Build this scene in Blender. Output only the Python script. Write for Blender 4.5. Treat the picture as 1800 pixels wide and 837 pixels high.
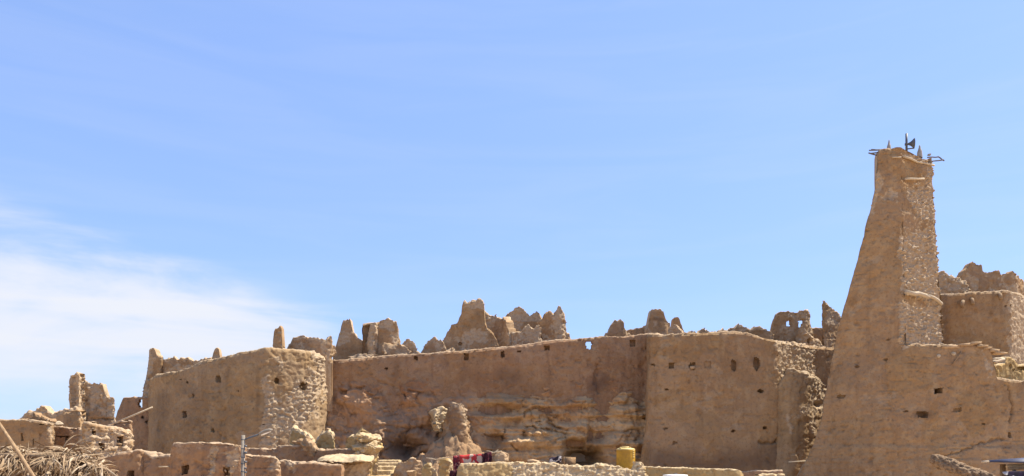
import bpy, bmesh, math, random
import numpy as np
from mathutils import Vector, Matrix

random.seed(7)
RNG = np.random.default_rng(7)
for o in list(bpy.data.objects):
    bpy.data.objects.remove(o)
S = bpy.context.scene
C = S.collection

# ------------------------------------------------------------------ camera
F, CX, HY, EYE = 1300.0, 900.0, 800.0, 4.5      # focal length, centre and horizon in photo pixels; eye height in metres
cam = bpy.data.cameras.new('camera')
camo = bpy.data.objects.new('camera', cam)
C.objects.link(camo)
camo.location = (0, 0, EYE)
camo.rotation_euler = (math.radians(90), 0, 0)
cam.sensor_width = 36.0
cam.lens = 36.0 * F / 1800.0
cam.shift_y = (HY - 418.5) / 1800.0
cam.clip_start = 0.1
cam.clip_end = 6000.0
S.camera = camo

# ------------------------------------------------------------------ light
SUN = Vector((0.50, 0.17, 0.85)).normalized()
sl = bpy.data.lights.new('sun', 'SUN')
sl.energy = 5.0
sl.angle = math.radians(0.5)
sl.color = (1.0, 0.93, 0.80)
so = bpy.data.objects.new('sun', sl)
so.rotation_euler = SUN.to_track_quat('Z', 'Y').to_euler()
so.location = (40, 20, 80)
C.objects.link(so)

W = bpy.data.worlds.new('World')
S.world = W
W.use_nodes = True
nt = W.node_tree
nt.nodes.clear()


def N(nt, typ, **kw):
    n = nt.nodes.new(typ)
    for k, v in kw.items():
        if k.startswith('i_'):
            n.inputs[k[2:].replace('_', ' ')].default_value = v
        else:
            setattr(n, k, v)
    return n


def math_node(nt, op, a, b=None, clamp=False):
    n = nt.nodes.new('ShaderNodeMath')
    n.operation = op
    n.use_clamp = clamp
    for i, v in enumerate((a, b)):
        if v is None:
            continue
        if isinstance(v, (int, float)):
            n.inputs[i].default_value = v
        else:
            nt.links.new(v, n.inputs[i])
    return n.outputs[0]


def maprange(nt, v, a, b, c=0.0, d=1.0, smooth=True):
    n = nt.nodes.new('ShaderNodeMapRange')
    n.interpolation_type = 'SMOOTHSTEP' if smooth else 'LINEAR'
    nt.links.new(v, n.inputs['Value'])
    n.inputs['From Min'].default_value = a
    n.inputs['From Max'].default_value = b
    n.inputs['To Min'].default_value = c
    n.inputs['To Max'].default_value = d
    return n.outputs[0]


def mixcol(nt, fac, a, b, blend='MIX'):
    n = nt.nodes.new('ShaderNodeMix')
    n.data_type = 'RGBA'
    n.blend_type = blend
    for idx, v in ((0, fac), (6, a), (7, b)):
        if isinstance(v, (int, float)):
            n.inputs[idx].default_value = v
        elif isinstance(v, tuple):
            n.inputs[idx].default_value = v if len(v) == 4 else (*v, 1)
        else:
            nt.links.new(v, n.inputs[idx])
    return n.outputs[2]


SKY_STRENGTH = 0.113
sky = N(nt, 'ShaderNodeTexSky')
sky.sky_type = 'NISHITA'
sky.sun_disc = False
sky.sun_elevation = math.asin(SUN.z)
sky.sun_rotation = math.atan2(SUN.x, SUN.y)
sky.altitude = 0
sky.air_density = 1.0
sky.dust_density = 0.6
sky.ozone_density = 1.5
tc = N(nt, 'ShaderNodeTexCoord')
sep = N(nt, 'ShaderNodeSeparateXYZ')
nt.links.new(tc.outputs['Generated'], sep.inputs[0])
dx, dz = sep.outputs['X'], sep.outputs['Z']
mp = N(nt, 'ShaderNodeMapping')
mp.inputs['Scale'].default_value = (2.6, 2.6, 9.5)
mp.inputs['Rotation'].default_value = (0, 0.12, 0)
mp.inputs['Location'].default_value = (0.35, 0.2, 0.13)
nt.links.new(tc.outputs['Generated'], mp.inputs[0])
cn = N(nt, 'ShaderNodeTexNoise')
cn.inputs['Scale'].default_value = 1.35
cn.inputs['Detail'].default_value = 9
cn.inputs['Roughness'].default_value = 0.56
cn.inputs['Distortion'].default_value = 0.5
nt.links.new(mp.outputs[0], cn.inputs['Vector'])
# a low bank of thin cloud over the western (left) horizon
side = maprange(nt, dx, 0.12, -0.26)
low = maprange(nt, math_node(nt, 'ADD', dz, math_node(nt, 'MULTIPLY', dx, 0.30)), 0.172, 0.02)
bank = math_node(nt, 'MULTIPLY', side, low)
thr = math_node(nt, 'SUBTRACT', math_node(nt, 'ADD', math_node(nt, 'MULTIPLY', cn.outputs[0], 1.8), math_node(nt, 'MULTIPLY', bank, 0.70)), 0.95)
mp2 = N(nt, 'ShaderNodeMapping')
mp2.inputs['Scale'].default_value = (3.0, 3.0, 26.0)
mp2.inputs['Rotation'].default_value = (0, 0.06, 0)
nt.links.new(tc.outputs['Generated'], mp2.inputs[0])
cn2 = N(nt, 'ShaderNodeTexNoise')
cn2.inputs['Scale'].default_value = 1.1
cn2.inputs['Detail'].default_value = 6
cn2.inputs['Distortion'].default_value = 0.8
nt.links.new(mp2.outputs[0], cn2.inputs['Vector'])
thr = math_node(nt, 'ADD', thr, math_node(nt, 'MULTIPLY', math_node(nt, 'SUBTRACT', cn2.outputs[0], 0.5), 0.75))
cl = math_node(nt, 'MULTIPLY', maprange(nt, thr, 0.0, 0.85), math_node(nt, 'MULTIPLY', math_node(nt, 'MULTIPLY', maprange(nt, bank, 0.0, 0.5), maprange(nt, dz, 0.045, 0.12, 0.35, 1.0)), 0.95))
gain = N(nt, 'ShaderNodeHueSaturation')
gain.inputs['Saturation'].default_value = 1.0
gain.inputs['Value'].default_value = 1.0
gam = N(nt, 'ShaderNodeGamma')
gam.inputs['Gamma'].default_value = 0.48
nt.links.new(sky.outputs[0], gam.inputs['Color'])
nt.links.new(gam.outputs[0], gain.inputs['Color'])
skycol = mixcol(nt, 1.0, gain.outputs[0], (1.25, 1.60, 2.42, 1), 'MULTIPLY')
CLOUD = (3.95, 4.1, 4.5, 1)
cl = math_node(nt, 'ADD', cl, math_node(nt, 'MULTIPLY', maprange(nt, cn2.outputs[0], 0.35, 0.75), 0.07))
col = mixcol(nt, cl, skycol, CLOUD)
bg = N(nt, 'ShaderNodeBackground')
bg.inputs['Strength'].default_value = SKY_STRENGTH
nt.links.new(col, bg.inputs['Color'])
wo = N(nt, 'ShaderNodeOutputWorld')
nt.links.new(bg.outputs[0], wo.inputs[0])

S.view_settings.view_transform = 'Standard'
S.view_settings.look = 'None'
S.view_settings.gamma = 1.0
S.view_settings.exposure = 0.95
S.cycles.max_bounces = 6
S.cycles.diffuse_bounces = 4


# ------------------------------------------------------------------ helpers
def P(px, py, Y):
    return Vector(((px - CX) / F * Y, Y, EYE + (HY - py) / F * Y))


def wx(px, Y):
    return (px - CX) / F * Y


def wz(py, Y):
    return EYE + (HY - py) / F * Y


def _hash(ix, iy, iz, seed=0):
    h = (ix.astype(np.int64) * 374761393 + iy.astype(np.int64) * 668265263 + iz.astype(np.int64) * 2147483647
         + seed * 1274126177) & 0xffffffff
    h = ((h ^ (h >> 13)) * 1274126177) & 0xffffffff
    h = ((h ^ (h >> 16)) * 2246822519) & 0xffffffff
    h = h ^ (h >> 15)
    return (h & 0xffffff) / float(0x1000000)


def vnoise(p, seed=0):
    i = np.floor(p).astype(np.int64)
    f = p - i
    f = f * f * f * (f * (f * 6 - 15) + 10)
    r = 0
    for a in (0, 1):
        wa = f[..., 0] if a else 1 - f[..., 0]
        for b in (0, 1):
            wb = f[..., 1] if b else 1 - f[..., 1]
            for c in (0, 1):
                wc = f[..., 2] if c else 1 - f[..., 2]
                r = r + wa * wb * wc * _hash(i[..., 0] + a, i[..., 1] + b, i[..., 2] + c, seed)
    return r * 2 - 1


def fbm(p, octv=4, seed=0, gain=0.5, lac=2.03):
    r, a, t = 0, 1.0, 0
    p = np.asarray(p, float)
    for k in range(octv):
        r = r + a * vnoise(p, seed + k * 17)
        t += a
        a *= gain
        p = p * lac + 13.7
    return r / t


def worley(p, seed=0):
    """distance to the nearest and second nearest cell point, and a value per cell"""
    i = np.floor(p).astype(np.int64)
    f1 = np.full(p.shape[:-1], 9.0)
    f2 = np.full(p.shape[:-1], 9.0)
    val = np.zeros(p.shape[:-1])
    for a in (-1, 0, 1):
        for b in (-1, 0, 1):
            for c in (-1, 0, 1):
                q = i + np.array([a, b, c])
                pt = np.stack([_hash(q[..., 0], q[..., 1], q[..., 2], seed + k) for k in (1, 2, 3)], -1)
                d = np.sqrt((((q + pt) - p) ** 2).sum(-1))
                v = _hash(q[..., 0], q[..., 1], q[..., 2], seed + 9)
                closer = d < f1
                f2 = np.where(closer, f1, np.minimum(f2, d))
                val = np.where(closer, v, val)
                f1 = np.where(closer, d, f1)
    return f1, f2, val


def in_poly(x, y, poly):
    c = np.zeros(x.shape, bool)
    n = len(poly)
    for i in range(n):
        x0, y0 = poly[i]
        x1, y1 = poly[(i + 1) % n]
        if y0 == y1:
            continue
        hit = ((y0 > y) != (y1 > y)) & (x < (x1 - x0) * (y - y0) / (y1 - y0) + x0)
        c ^= hit
    return c


def seg_dist(x, y, line):
    d = np.full(x.shape, 1e9)
    for (x0, y0), (x1, y1) in zip(line[:-1], line[1:]):
        ax, ay = x1 - x0, y1 - y0
        t = np.clip(((x - x0) * ax + (y - y0) * ay) / (ax * ax + ay * ay + 1e-9), 0, 1)
        d = np.minimum(d, np.hypot(x - x0 - t * ax, y - y0 - t * ay))
    return d


def mesh_np(name, verts, quads, mats, smooth=True, attrs=None, tris=None):
    me = bpy.data.meshes.new(name)
    verts = np.asarray(verts, np.float32).reshape(-1, 3)
    quads = np.asarray(quads, np.int32).reshape(-1, 4)
    nt_ = 0 if tris is None else len(tris)
    me.vertices.add(len(verts))
    me.vertices.foreach_set('co', verts.ravel())
    idx = quads.ravel()
    starts = np.arange(len(quads)) * 4
    if nt_:
        tr = np.asarray(tris, np.int32).reshape(-1, 3)
        starts = np.concatenate([starts, len(idx) + np.arange(nt_) * 3])
        idx = np.concatenate([idx, tr.ravel()])
    me.loops.add(len(idx))
    me.loops.foreach_set('vertex_index', idx.astype(np.int32))
    me.polygons.add(len(starts))
    me.polygons.foreach_set('loop_start', starts.astype(np.int32))
    me.update(calc_edges=True)
    me.validate()
    if smooth:
        me.polygons.foreach_set('use_smooth', np.ones(len(me.polygons), bool))
    for k, v in (attrs or {}).items():
        a = me.attributes.new(k, 'FLOAT', 'POINT')
        a.data.foreach_set('value', np.asarray(v, np.float32).ravel())
    for m in (mats if isinstance(mats, (list, tuple)) else [mats]):
        me.materials.append(m)
    return me


def link(name, me, parent=None, label=None, cat=None, group=None, kind=None, loc=None):
    o = bpy.data.objects.new(name, me)
    C.objects.link(o)
    if parent is not None:
        o.parent = parent
    if loc is not None:
        o.location = loc
    if label and cat and not kind:
        kind = 'thing'
    for k, v in (('label', label), ('category', cat), ('group', group), ('kind', kind)):
        if v:
            o[k] = v
    return o


def tube_np(path, radii, n=8, cap=True):
    """rings of a tube along a path"""
    path = [Vector(p) for p in path]
    if isinstance(radii, (int, float)):
        radii = [radii] * len(path)
    V, Q, T = [], [], []
    up = None
    for i, p in enumerate(path):
        t = (path[min(i + 1, len(path) - 1)] - path[max(i - 1, 0)]).normalized()
        if up is None:
            up = Vector((0, 0, 1)) if abs(t.z) < 0.9 else Vector((1, 0, 0))
        a = t.cross(up).normalized()
        b = a.cross(t).normalized()
        up = b
        for k in range(n):
            ang = 2 * math.pi * k / n
            V.append(p + (a * math.cos(ang) + b * math.sin(ang)) * radii[i])
    for i in range(len(path) - 1):
        for k in range(n):
            Q.append((i * n + k, i * n + (k + 1) % n, (i + 1) * n + (k + 1) % n, (i + 1) * n + k))
    if cap:
        for e in (0, len(path) - 1):
            V.append(path[e])
            c = len(V) - 1
            for k in range(n):
                tri = (c, e * n + (k + 1) % n, e * n + k) if e == 0 else (c, e * n + k, e * n + (k + 1) % n)
                T.append(tri)
    return np.array([tuple(v) for v in V]), Q, T


class MB:
    """collects several simple shapes into one mesh"""
    def __init__(s):
        s.v, s.q, s.t = [], [], []

    def add(s, V, Q, T=()):
        b = sum(len(x) for x in s.v)
        s.v.append(np.asarray(V, float).reshape(-1, 3))
        s.q += [tuple(b + i for i in f) for f in Q]
        s.t += [tuple(b + i for i in f) for f in T]
        return s

    def tube(s, path, r, n=8):
        return s.add(*tube_np(path, r, n))

    def box(s, c, size, rot=0.0, jit=0.0):
        hx, hy, hz = [a / 2 for a in size]
        V = []
        ca, sa = math.cos(rot), math.sin(rot)
        for x, y, z in ((-1, -1, -1), (1, -1, -1), (1, 1, -1), (-1, 1, -1), (-1, -1, 1), (1, -1, 1), (1, 1, 1), (-1, 1, 1)):
            X, Y_, Z = x * hx, y * hy, z * hz
            V.append((c[0] + X * ca - Y_ * sa + random.uniform(-jit, jit), c[1] + X * sa + Y_ * ca + random.uniform(-jit, jit),
                      c[2] + Z + random.uniform(-jit, jit)))
        return s.add(V, [(0, 3, 2, 1), (4, 5, 6, 7), (0, 1, 5, 4), (1, 2, 6, 5), (2, 3, 7, 6), (3, 0, 4, 7)])

    def lathe(s, prof, c, n=32):
        V, Q, T = [], [], []
        for r, z in prof:
            for k in range(n):
                a = 2 * math.pi * k / n
                V.append((c[0] + r * math.cos(a), c[1] + r * math.sin(a), c[2] + z))
        for i in range(len(prof) - 1):
            for k in range(n):
                Q.append((i * n + k, i * n + (k + 1) % n, (i + 1) * n + (k + 1) % n, (i + 1) * n + k))
        V.append((c[0], c[1], c[2] + prof[-1][1]))
        e = (len(prof) - 1) * n
        for k in range(n):
            T.append((len(V) - 1, e + k, e + (k + 1) % n))
        return s.add(V, Q, T)

    def mesh(s, name, mat, smooth=False):
        return mesh_np(name, np.concatenate(s.v), s.q, mat, smooth, None, s.t)


# ------------------------------------------------------------------ materials
def new_mat(name):
    m = bpy.data.materials.new(name)
    m.use_nodes = True
    m.node_tree.nodes.clear()
    nt = m.node_tree
    out = N(nt, 'ShaderNodeOutputMaterial')
    b = N(nt, 'ShaderNodeBsdfPrincipled')
    b.inputs['Roughness'].default_value = 0.95
    b.inputs['Specular IOR Level'].default_value = 0.1
    nt.links.new(b.outputs[0], out.inputs[0])
    return m, nt, b


def noise(nt, vec, scale, detail=4, rough=0.55, dist=0.0, stretch=None):
    if stretch:
        mpn = N(nt, 'ShaderNodeMapping')
        mpn.inputs['Scale'].default_value = stretch
        nt.links.new(vec, mpn.inputs[0])
        vec = mpn.outputs[0]
    n = N(nt, 'ShaderNodeTexNoise')
    n.inputs['Scale'].default_value = scale
    n.inputs['Detail'].default_value = detail
    n.inputs['Roughness'].default_value = rough
    n.inputs['Distortion'].default_value = dist
    nt.links.new(vec, n.inputs['Vector'])
    return n.outputs[0]


def mud_mat(name, base, warm, pale, dark, raw, fine=14.0, bump=0.5, near=1.0):
    """sun dried mud plaster: broad blotches, run marks, grit; attribute raw = plaster fallen off or the painted pale rim, stain = sooty marks, damp and painted shade"""
    m, nt, b = new_mat(name)
    pos = N(nt, 'ShaderNodeNewGeometry').outputs['Position']
    big = noise(nt, pos, 0.22 * near, 4, 0.6)
    mid = noise(nt, pos, 1.3 * near, 5, 0.62, 0.3)
    run = noise(nt, pos, 1.0 * near, 3, 0.6, 0.0, (1.6, 1.6, 0.22))
    spk = noise(nt, pos, 5.5 * near, 4, 0.7)
    grit = noise(nt, pos, fine * near, 3, 0.7)
    c = mixcol(nt, maprange(nt, big, 0.35, 0.65), base, warm)
    c = mixcol(nt, math_node(nt, 'MULTIPLY', maprange(nt, mid, 0.45, 0.66), 0.75), c, pale)
    c = mixcol(nt, math_node(nt, 'MULTIPLY', maprange(nt, run, 0.52, 0.75), 0.45), c, dark)
    c = mixcol(nt, math_node(nt, 'MULTIPLY', maprange(nt, spk, 0.52, 0.68), 0.55), c, dark)
    c = mixcol(nt, math_node(nt, 'MULTIPLY', maprange(nt, grit, 0.30, 0.70), 0.35), c, mixcol(nt, 0.5, c, pale))  # pale speckle also puts lit specks into the plaster colour
    # plaster put on in patches, each batch of mud a little different
    wv = nt.nodes.new('ShaderNodeVectorMath')
    wv.operation = 'ADD'
    wn_ = N(nt, 'ShaderNodeTexNoise')
    wn_.inputs['Scale'].default_value = 0.9
    wn_.inputs['Detail'].default_value = 4
    nt.links.new(pos, wn_.inputs['Vector'])
    nt.links.new(pos, wv.inputs[0])
    nt.links.new(wn_.outputs['Color'], wv.inputs[1])
    vo = N(nt, 'ShaderNodeTexVoronoi')
    vo.inputs['Scale'].default_value = 0.42
    nt.links.new(wv.outputs[0], vo.inputs['Vector'])
    vs_ = N(nt, 'ShaderNodeSeparateColor')
    nt.links.new(vo.outputs['Color'], vs_.inputs[0])
    hs = N(nt, 'ShaderNodeHueSaturation')
    nt.links.new(c, hs.inputs['Color'])
    nt.links.new(maprange(nt, vs_.outputs[0], 0, 1, 0.93, 1.06, False), hs.inputs['Value'])
    nt.links.new(maprange(nt, vs_.outputs[1], 0, 1, 0.95, 1.05, False), hs.inputs['Saturation'])
    c = hs.outputs[0]
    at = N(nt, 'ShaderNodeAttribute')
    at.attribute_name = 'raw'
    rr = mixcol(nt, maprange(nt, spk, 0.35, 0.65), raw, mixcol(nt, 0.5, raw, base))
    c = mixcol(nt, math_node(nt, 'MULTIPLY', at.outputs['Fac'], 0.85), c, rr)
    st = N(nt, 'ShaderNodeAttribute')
    st.attribute_name = 'stain_shade'
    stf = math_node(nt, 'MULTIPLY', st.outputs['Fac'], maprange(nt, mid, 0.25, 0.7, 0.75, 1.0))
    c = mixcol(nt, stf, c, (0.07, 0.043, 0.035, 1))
    nt.links.new(c, b.inputs['Base Color'])
    h = math_node(nt, 'ADD', math_node(nt, 'MULTIPLY', grit, 0.35), math_node(nt, 'MULTIPLY', spk, 0.8))
    bp = N(nt, 'ShaderNodeBump')
    bp.inputs['Strength'].default_value = bump
    bp.inputs['Distance'].default_value = 0.11
    nt.links.new(h, bp.inputs['Height'])
    nt.links.new(bp.outputs[0], b.inputs['Normal'])
    return m


MUD = mud_mat('mud plaster', (0.283, 0.173, 0.090, 1), (0.313, 0.200, 0.106, 1), (0.362, 0.244, 0.133, 1), (0.174, 0.100, 0.051, 1), (0.456, 0.351, 0.235, 1))
MUD_KHAKI = mud_mat('khaki mud plaster', (0.277, 0.179, 0.095, 1), (0.307, 0.205, 0.112, 1), (0.354, 0.249, 0.141, 1), (0.171, 0.104, 0.056, 1), (0.456, 0.351, 0.235, 1))
MUD_RED = mud_mat('reddish mud plaster', (0.263, 0.152, 0.086, 1), (0.297, 0.180, 0.099, 1), (0.337, 0.217, 0.125, 1), (0.156, 0.085, 0.049, 1), (0.456, 0.351, 0.235, 1))
MUD_PALE = mud_mat('pale mud plaster', (0.379, 0.255, 0.114, 1), (0.411, 0.286, 0.133, 1), (0.472, 0.336, 0.165, 1), (0.274, 0.173, 0.079, 1), (0.510, 0.400, 0.262, 1))
MUD_RUIN = mud_mat('weathered mud of ruins', (0.309, 0.191, 0.102, 1), (0.329, 0.210, 0.112, 1), (0.388, 0.262, 0.148, 1), (0.183, 0.109, 0.059, 1), (0.456, 0.351, 0.235, 1))
STONE = mud_mat('salt mud lump', (0.400, 0.267, 0.150, 1), (0.422, 0.287, 0.164, 1), (0.464, 0.329, 0.197, 1), (0.288, 0.177, 0.096, 1), (0.419, 0.297, 0.184, 1), 10, 0.6)


def rock_mat():
    m, nt, b = new_mat('bedded cliff rock')
    pos = N(nt, 'ShaderNodeNewGeometry').outputs['Position']
    warp = noise(nt, pos, 0.35, 4, 0.6)
    sp = N(nt, 'ShaderNodeSeparateXYZ')
    nt.links.new(pos, sp.inputs[0])
    z = math_node(nt, 'ADD', sp.outputs['Z'], math_node(nt, 'MULTIPLY', warp, 2.2))
    cmb = N(nt, 'ShaderNodeCombineXYZ')
    nt.links.new(math_node(nt, 'MULTIPLY', sp.outputs['X'], 0.10), cmb.inputs[0])
    nt.links.new(z, cmb.inputs[2])
    bands = noise(nt, cmb.outputs[0], 1.5, 5, 0.7)
    big = noise(nt, pos, 0.16, 3, 0.6)
    mid = noise(nt, pos, 0.8, 6, 0.65, 0.5)
    spk = noise(nt, pos, 4.5, 5, 0.7)
    c = mixcol(nt, maprange(nt, bands, 0.35, 0.62), (0.42, 0.25, 0.122, 1), (0.55, 0.375, 0.20, 1))
    at = N(nt, 'ShaderNodeAttribute')
    at.attribute_name = 'raw'            # here: the purple brown earthy beds
    c = mixcol(nt, math_node(nt, 'MULTIPLY', at.outputs['Fac'], maprange(nt, big, 0.3, 0.6, 0.7, 1.0)), c, (0.37, 0.225, 0.132, 1))
    c = mixcol(nt, math_node(nt, 'MULTIPLY', maprange(nt, mid, 0.5, 0.75), 0.6), c, (0.20, 0.105, 0.052, 1))
    c = mixcol(nt, math_node(nt, 'MULTIPLY', maprange(nt, spk, 0.55, 0.75), 0.5), c, (0.48, 0.315, 0.155, 1))
    mu = N(nt, 'ShaderNodeAttribute')
    mu.attribute_name = 'mudcoat'
    c = mixcol(nt, mu.outputs['Fac'], c, mixcol(nt, maprange(nt, mid, 0.35, 0.7), (0.280, 0.142, 0.070, 1), (0.359, 0.203, 0.103, 1)))
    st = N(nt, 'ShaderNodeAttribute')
    st.attribute_name = 'stain_shade'
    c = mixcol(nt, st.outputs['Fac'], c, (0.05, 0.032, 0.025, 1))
    nt.links.new(c, b.inputs['Base Color'])
    bp = N(nt, 'ShaderNodeBump')
    bp.inputs['Strength'].default_value = 0.8
    bp.inputs['Distance'].default_value = 0.15
    nt.links.new(math_node(nt, 'ADD', mid, math_node(nt, 'MULTIPLY', spk, 0.5)), bp.inputs['Height'])
    nt.links.new(bp.outputs[0], b.inputs['Normal'])
    return m


ROCK = rock_mat()


def plain_mat(name, c1, c2, scale=6.0, rough=0.8, stretch=None, bump=0.2, metal=0.0, spec=0.3):
    m, nt, b = new_mat(name)
    pos = N(nt, 'ShaderNodeTexCoord').outputs['Object']
    n1 = noise(nt, pos, scale, 5, 0.65, 0.2, stretch)
    c = mixcol(nt, maprange(nt, n1, 0.3, 0.7), c1, c2)
    nt.links.new(c, b.inputs['Base Color'])
    b.inputs['Roughness'].default_value = rough
    b.inputs['Metallic'].default_value = metal
    b.inputs['Specular IOR Level'].default_value = spec
    bp = N(nt, 'ShaderNodeBump')
    bp.inputs['Strength'].default_value = bump
    bp.inputs['Distance'].default_value = 0.02
    nt.links.new(n1, bp.inputs['Height'])
    nt.links.new(bp.outputs[0], b.inputs['Normal'])
    return m


WOOD = plain_mat('weathered palm wood', (0.22, 0.135, 0.07, 1), (0.36, 0.245, 0.135, 1), 9, 0.9, (3, 3, 0.5), 0.5)
WOOD_PALE = plain_mat('bleached palm wood', (0.40, 0.31, 0.20, 1), (0.50, 0.40, 0.28, 1), 9, 0.9, (3, 3, 0.5), 0.5)
WOOD_GREY = plain_mat('grey weathered sticks', (0.10, 0.085, 0.075, 1), (0.20, 0.17, 0.15, 1), 9, 0.9, None, 0.4)
METAL = plain_mat('weathered pole paint', (0.20, 0.17, 0.135, 1), (0.30, 0.26, 0.21, 1), 5, 0.85, None, 0.2, 0.0, 0.1)
METAL_DARK = plain_mat('dark painted steel', (0.06, 0.065, 0.075, 1), (0.11, 0.115, 0.13, 1), 5, 0.5, None, 0.1, 0.1)
GREYSTONE = plain_mat('grey weathered cap stone', (0.22, 0.205, 0.19, 1), (0.34, 0.32, 0.29, 1), 4, 0.9, None, 0.5)
WHITE = plain_mat('chalky white paint', (0.70, 0.68, 0.64, 1), (0.80, 0.78, 0.75, 1), 4, 0.7, None, 0.15)
CABLE = plain_mat('cable sheath', (0.20, 0.14, 0.11, 1), (0.26, 0.19, 0.15, 1), 4, 0.6)
YELLOW = plain_mat('yellow polyethylene', (0.36, 0.19, 0.015, 1), (0.52, 0.28, 0.018, 1), 2.6, 0.5, None, 0.05, 0, 0.4)
YELLOW_PALE = plain_mat('sun bleached yellow polyethylene', (0.52, 0.38, 0.12, 1), (0.58, 0.45, 0.18, 1), 2, 0.5, None, 0.05, 0, 0.4)
LEAF_A = plain_mat('dry palm leaf', (0.20, 0.128, 0.068, 1), (0.33, 0.23, 0.132, 1), 6, 0.8, None, 0.3)
LEAF_B = plain_mat('old brown palm leaf', (0.10, 0.055, 0.026, 1), (0.20, 0.12, 0.062, 1), 6, 0.85, None, 0.3)
LEAF_C = plain_mat('bleached palm leaf', (0.33, 0.24, 0.145, 1), (0.46, 0.355, 0.24, 1), 6, 0.8, None, 0.3)
BARK = plain_mat('palm trunk bark', (0.11, 0.064, 0.034, 1), (0.31, 0.205, 0.115, 1), 14, 0.95, None, 0.6)
SHEET = plain_mat('dark slate coloured sheet', (0.045, 0.047, 0.075, 1), (0.08, 0.08, 0.12, 1), 3, 0.5, None, 0.1)


def sand_mat(name, a, b_, sc):
    m, nt, b = new_mat(name)
    pos = N(nt, 'ShaderNodeNewGeometry').outputs['Position']
    c = mixcol(nt, maprange(nt, noise(nt, pos, sc, 6, 0.65), 0.3, 0.7), a, b_)
    nt.links.new(c, b.inputs['Base Color'])
    bp = N(nt, 'ShaderNodeBump')
    bp.inputs['Distance'].default_value = 0.05
    nt.links.new(noise(nt, pos, sc * 8, 4), bp.inputs['Height'])
    nt.links.new(bp.outputs[0], b.inputs['Normal'])
    return m


SAND = sand_mat('dusty sand', (0.44, 0.315, 0.20, 1), (0.50, 0.375, 0.25, 1), 0.4)

# ------------------------------------------------------------------ stones shared by the rubble faces
STONES = []
for k in range(8):
    bm = bmesh.new()
    bmesh.ops.create_icosphere(bm, subdivisions=2, radius=1.0)
    vs = np.array([tuple(v.co) for v in bm.verts])
    d = 1 + 0.42 * fbm(vs * 0.9 + k * 7.3, 2, k)
    sx = np.array([1.0, 0.75, 0.55]) * (0.85 + 0.3 * RNG.random(3))
    for kk in range(9):
        nn_ = Vector(RNG.normal(size=3)).normalized()
        dd_ = RNG.uniform(0.45, 0.8)
        for v in bm.verts:
            ov = v.co.dot(nn_) - dd_
            if ov > 0:
                v.co -= nn_ * ov
    for v, s_ in zip(bm.verts, d):
        v.co = Vector((v.co.x * sx[0] * s_, v.co.y * sx[1] * s_, v.co.z * sx[2] * s_))
    me = bpy.data.meshes.new('stone')
    bm.to_mesh(me)
    bm.free()
    me.polygons.foreach_set('use_smooth', np.zeros(len(me.polygons), bool))
    me.materials.append(STONE)
    STONES.append(me)


def stones_on(parent, pts, nrm, count, size, sink=0.25, mind=0.8):
    """loose mud and salt lumps set into a surface, each an object"""
    if len(pts) == 0:
        return
    count = int(count * 0.7)
    order = RNG.permutation(len(pts))
    kept = []
    for i in order:
        if len(kept) >= count:
            break
        p = pts[i]
        if kept and np.min(np.abs(np.array(kept) - p).max(1)) < size * mind:
            continue
        kept.append(p)
        n = Vector(nrm[i])
        o = bpy.data.objects.new('stone', STONES[RNG.integers(len(STONES))])
        C.objects.link(o)
        o.parent = parent
        s_ = size * (0.4 + 0.9 * RNG.random() ** 1.8) * 0.5
        o.scale = (s_ * RNG.uniform(0.9, 1.5), s_ * 0.9, s_ * RNG.uniform(0.6, 1.0))
        o.rotation_euler = (RNG.normal(0, 0.25), RNG.normal(0, 0.3), math.atan2(n.y, n.x) + math.pi / 2 + RNG.normal(0, 0.4))
        o.location = Vector(p) + n * (s_ * (0.12 - sink * 2 * RNG.random()))


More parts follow.
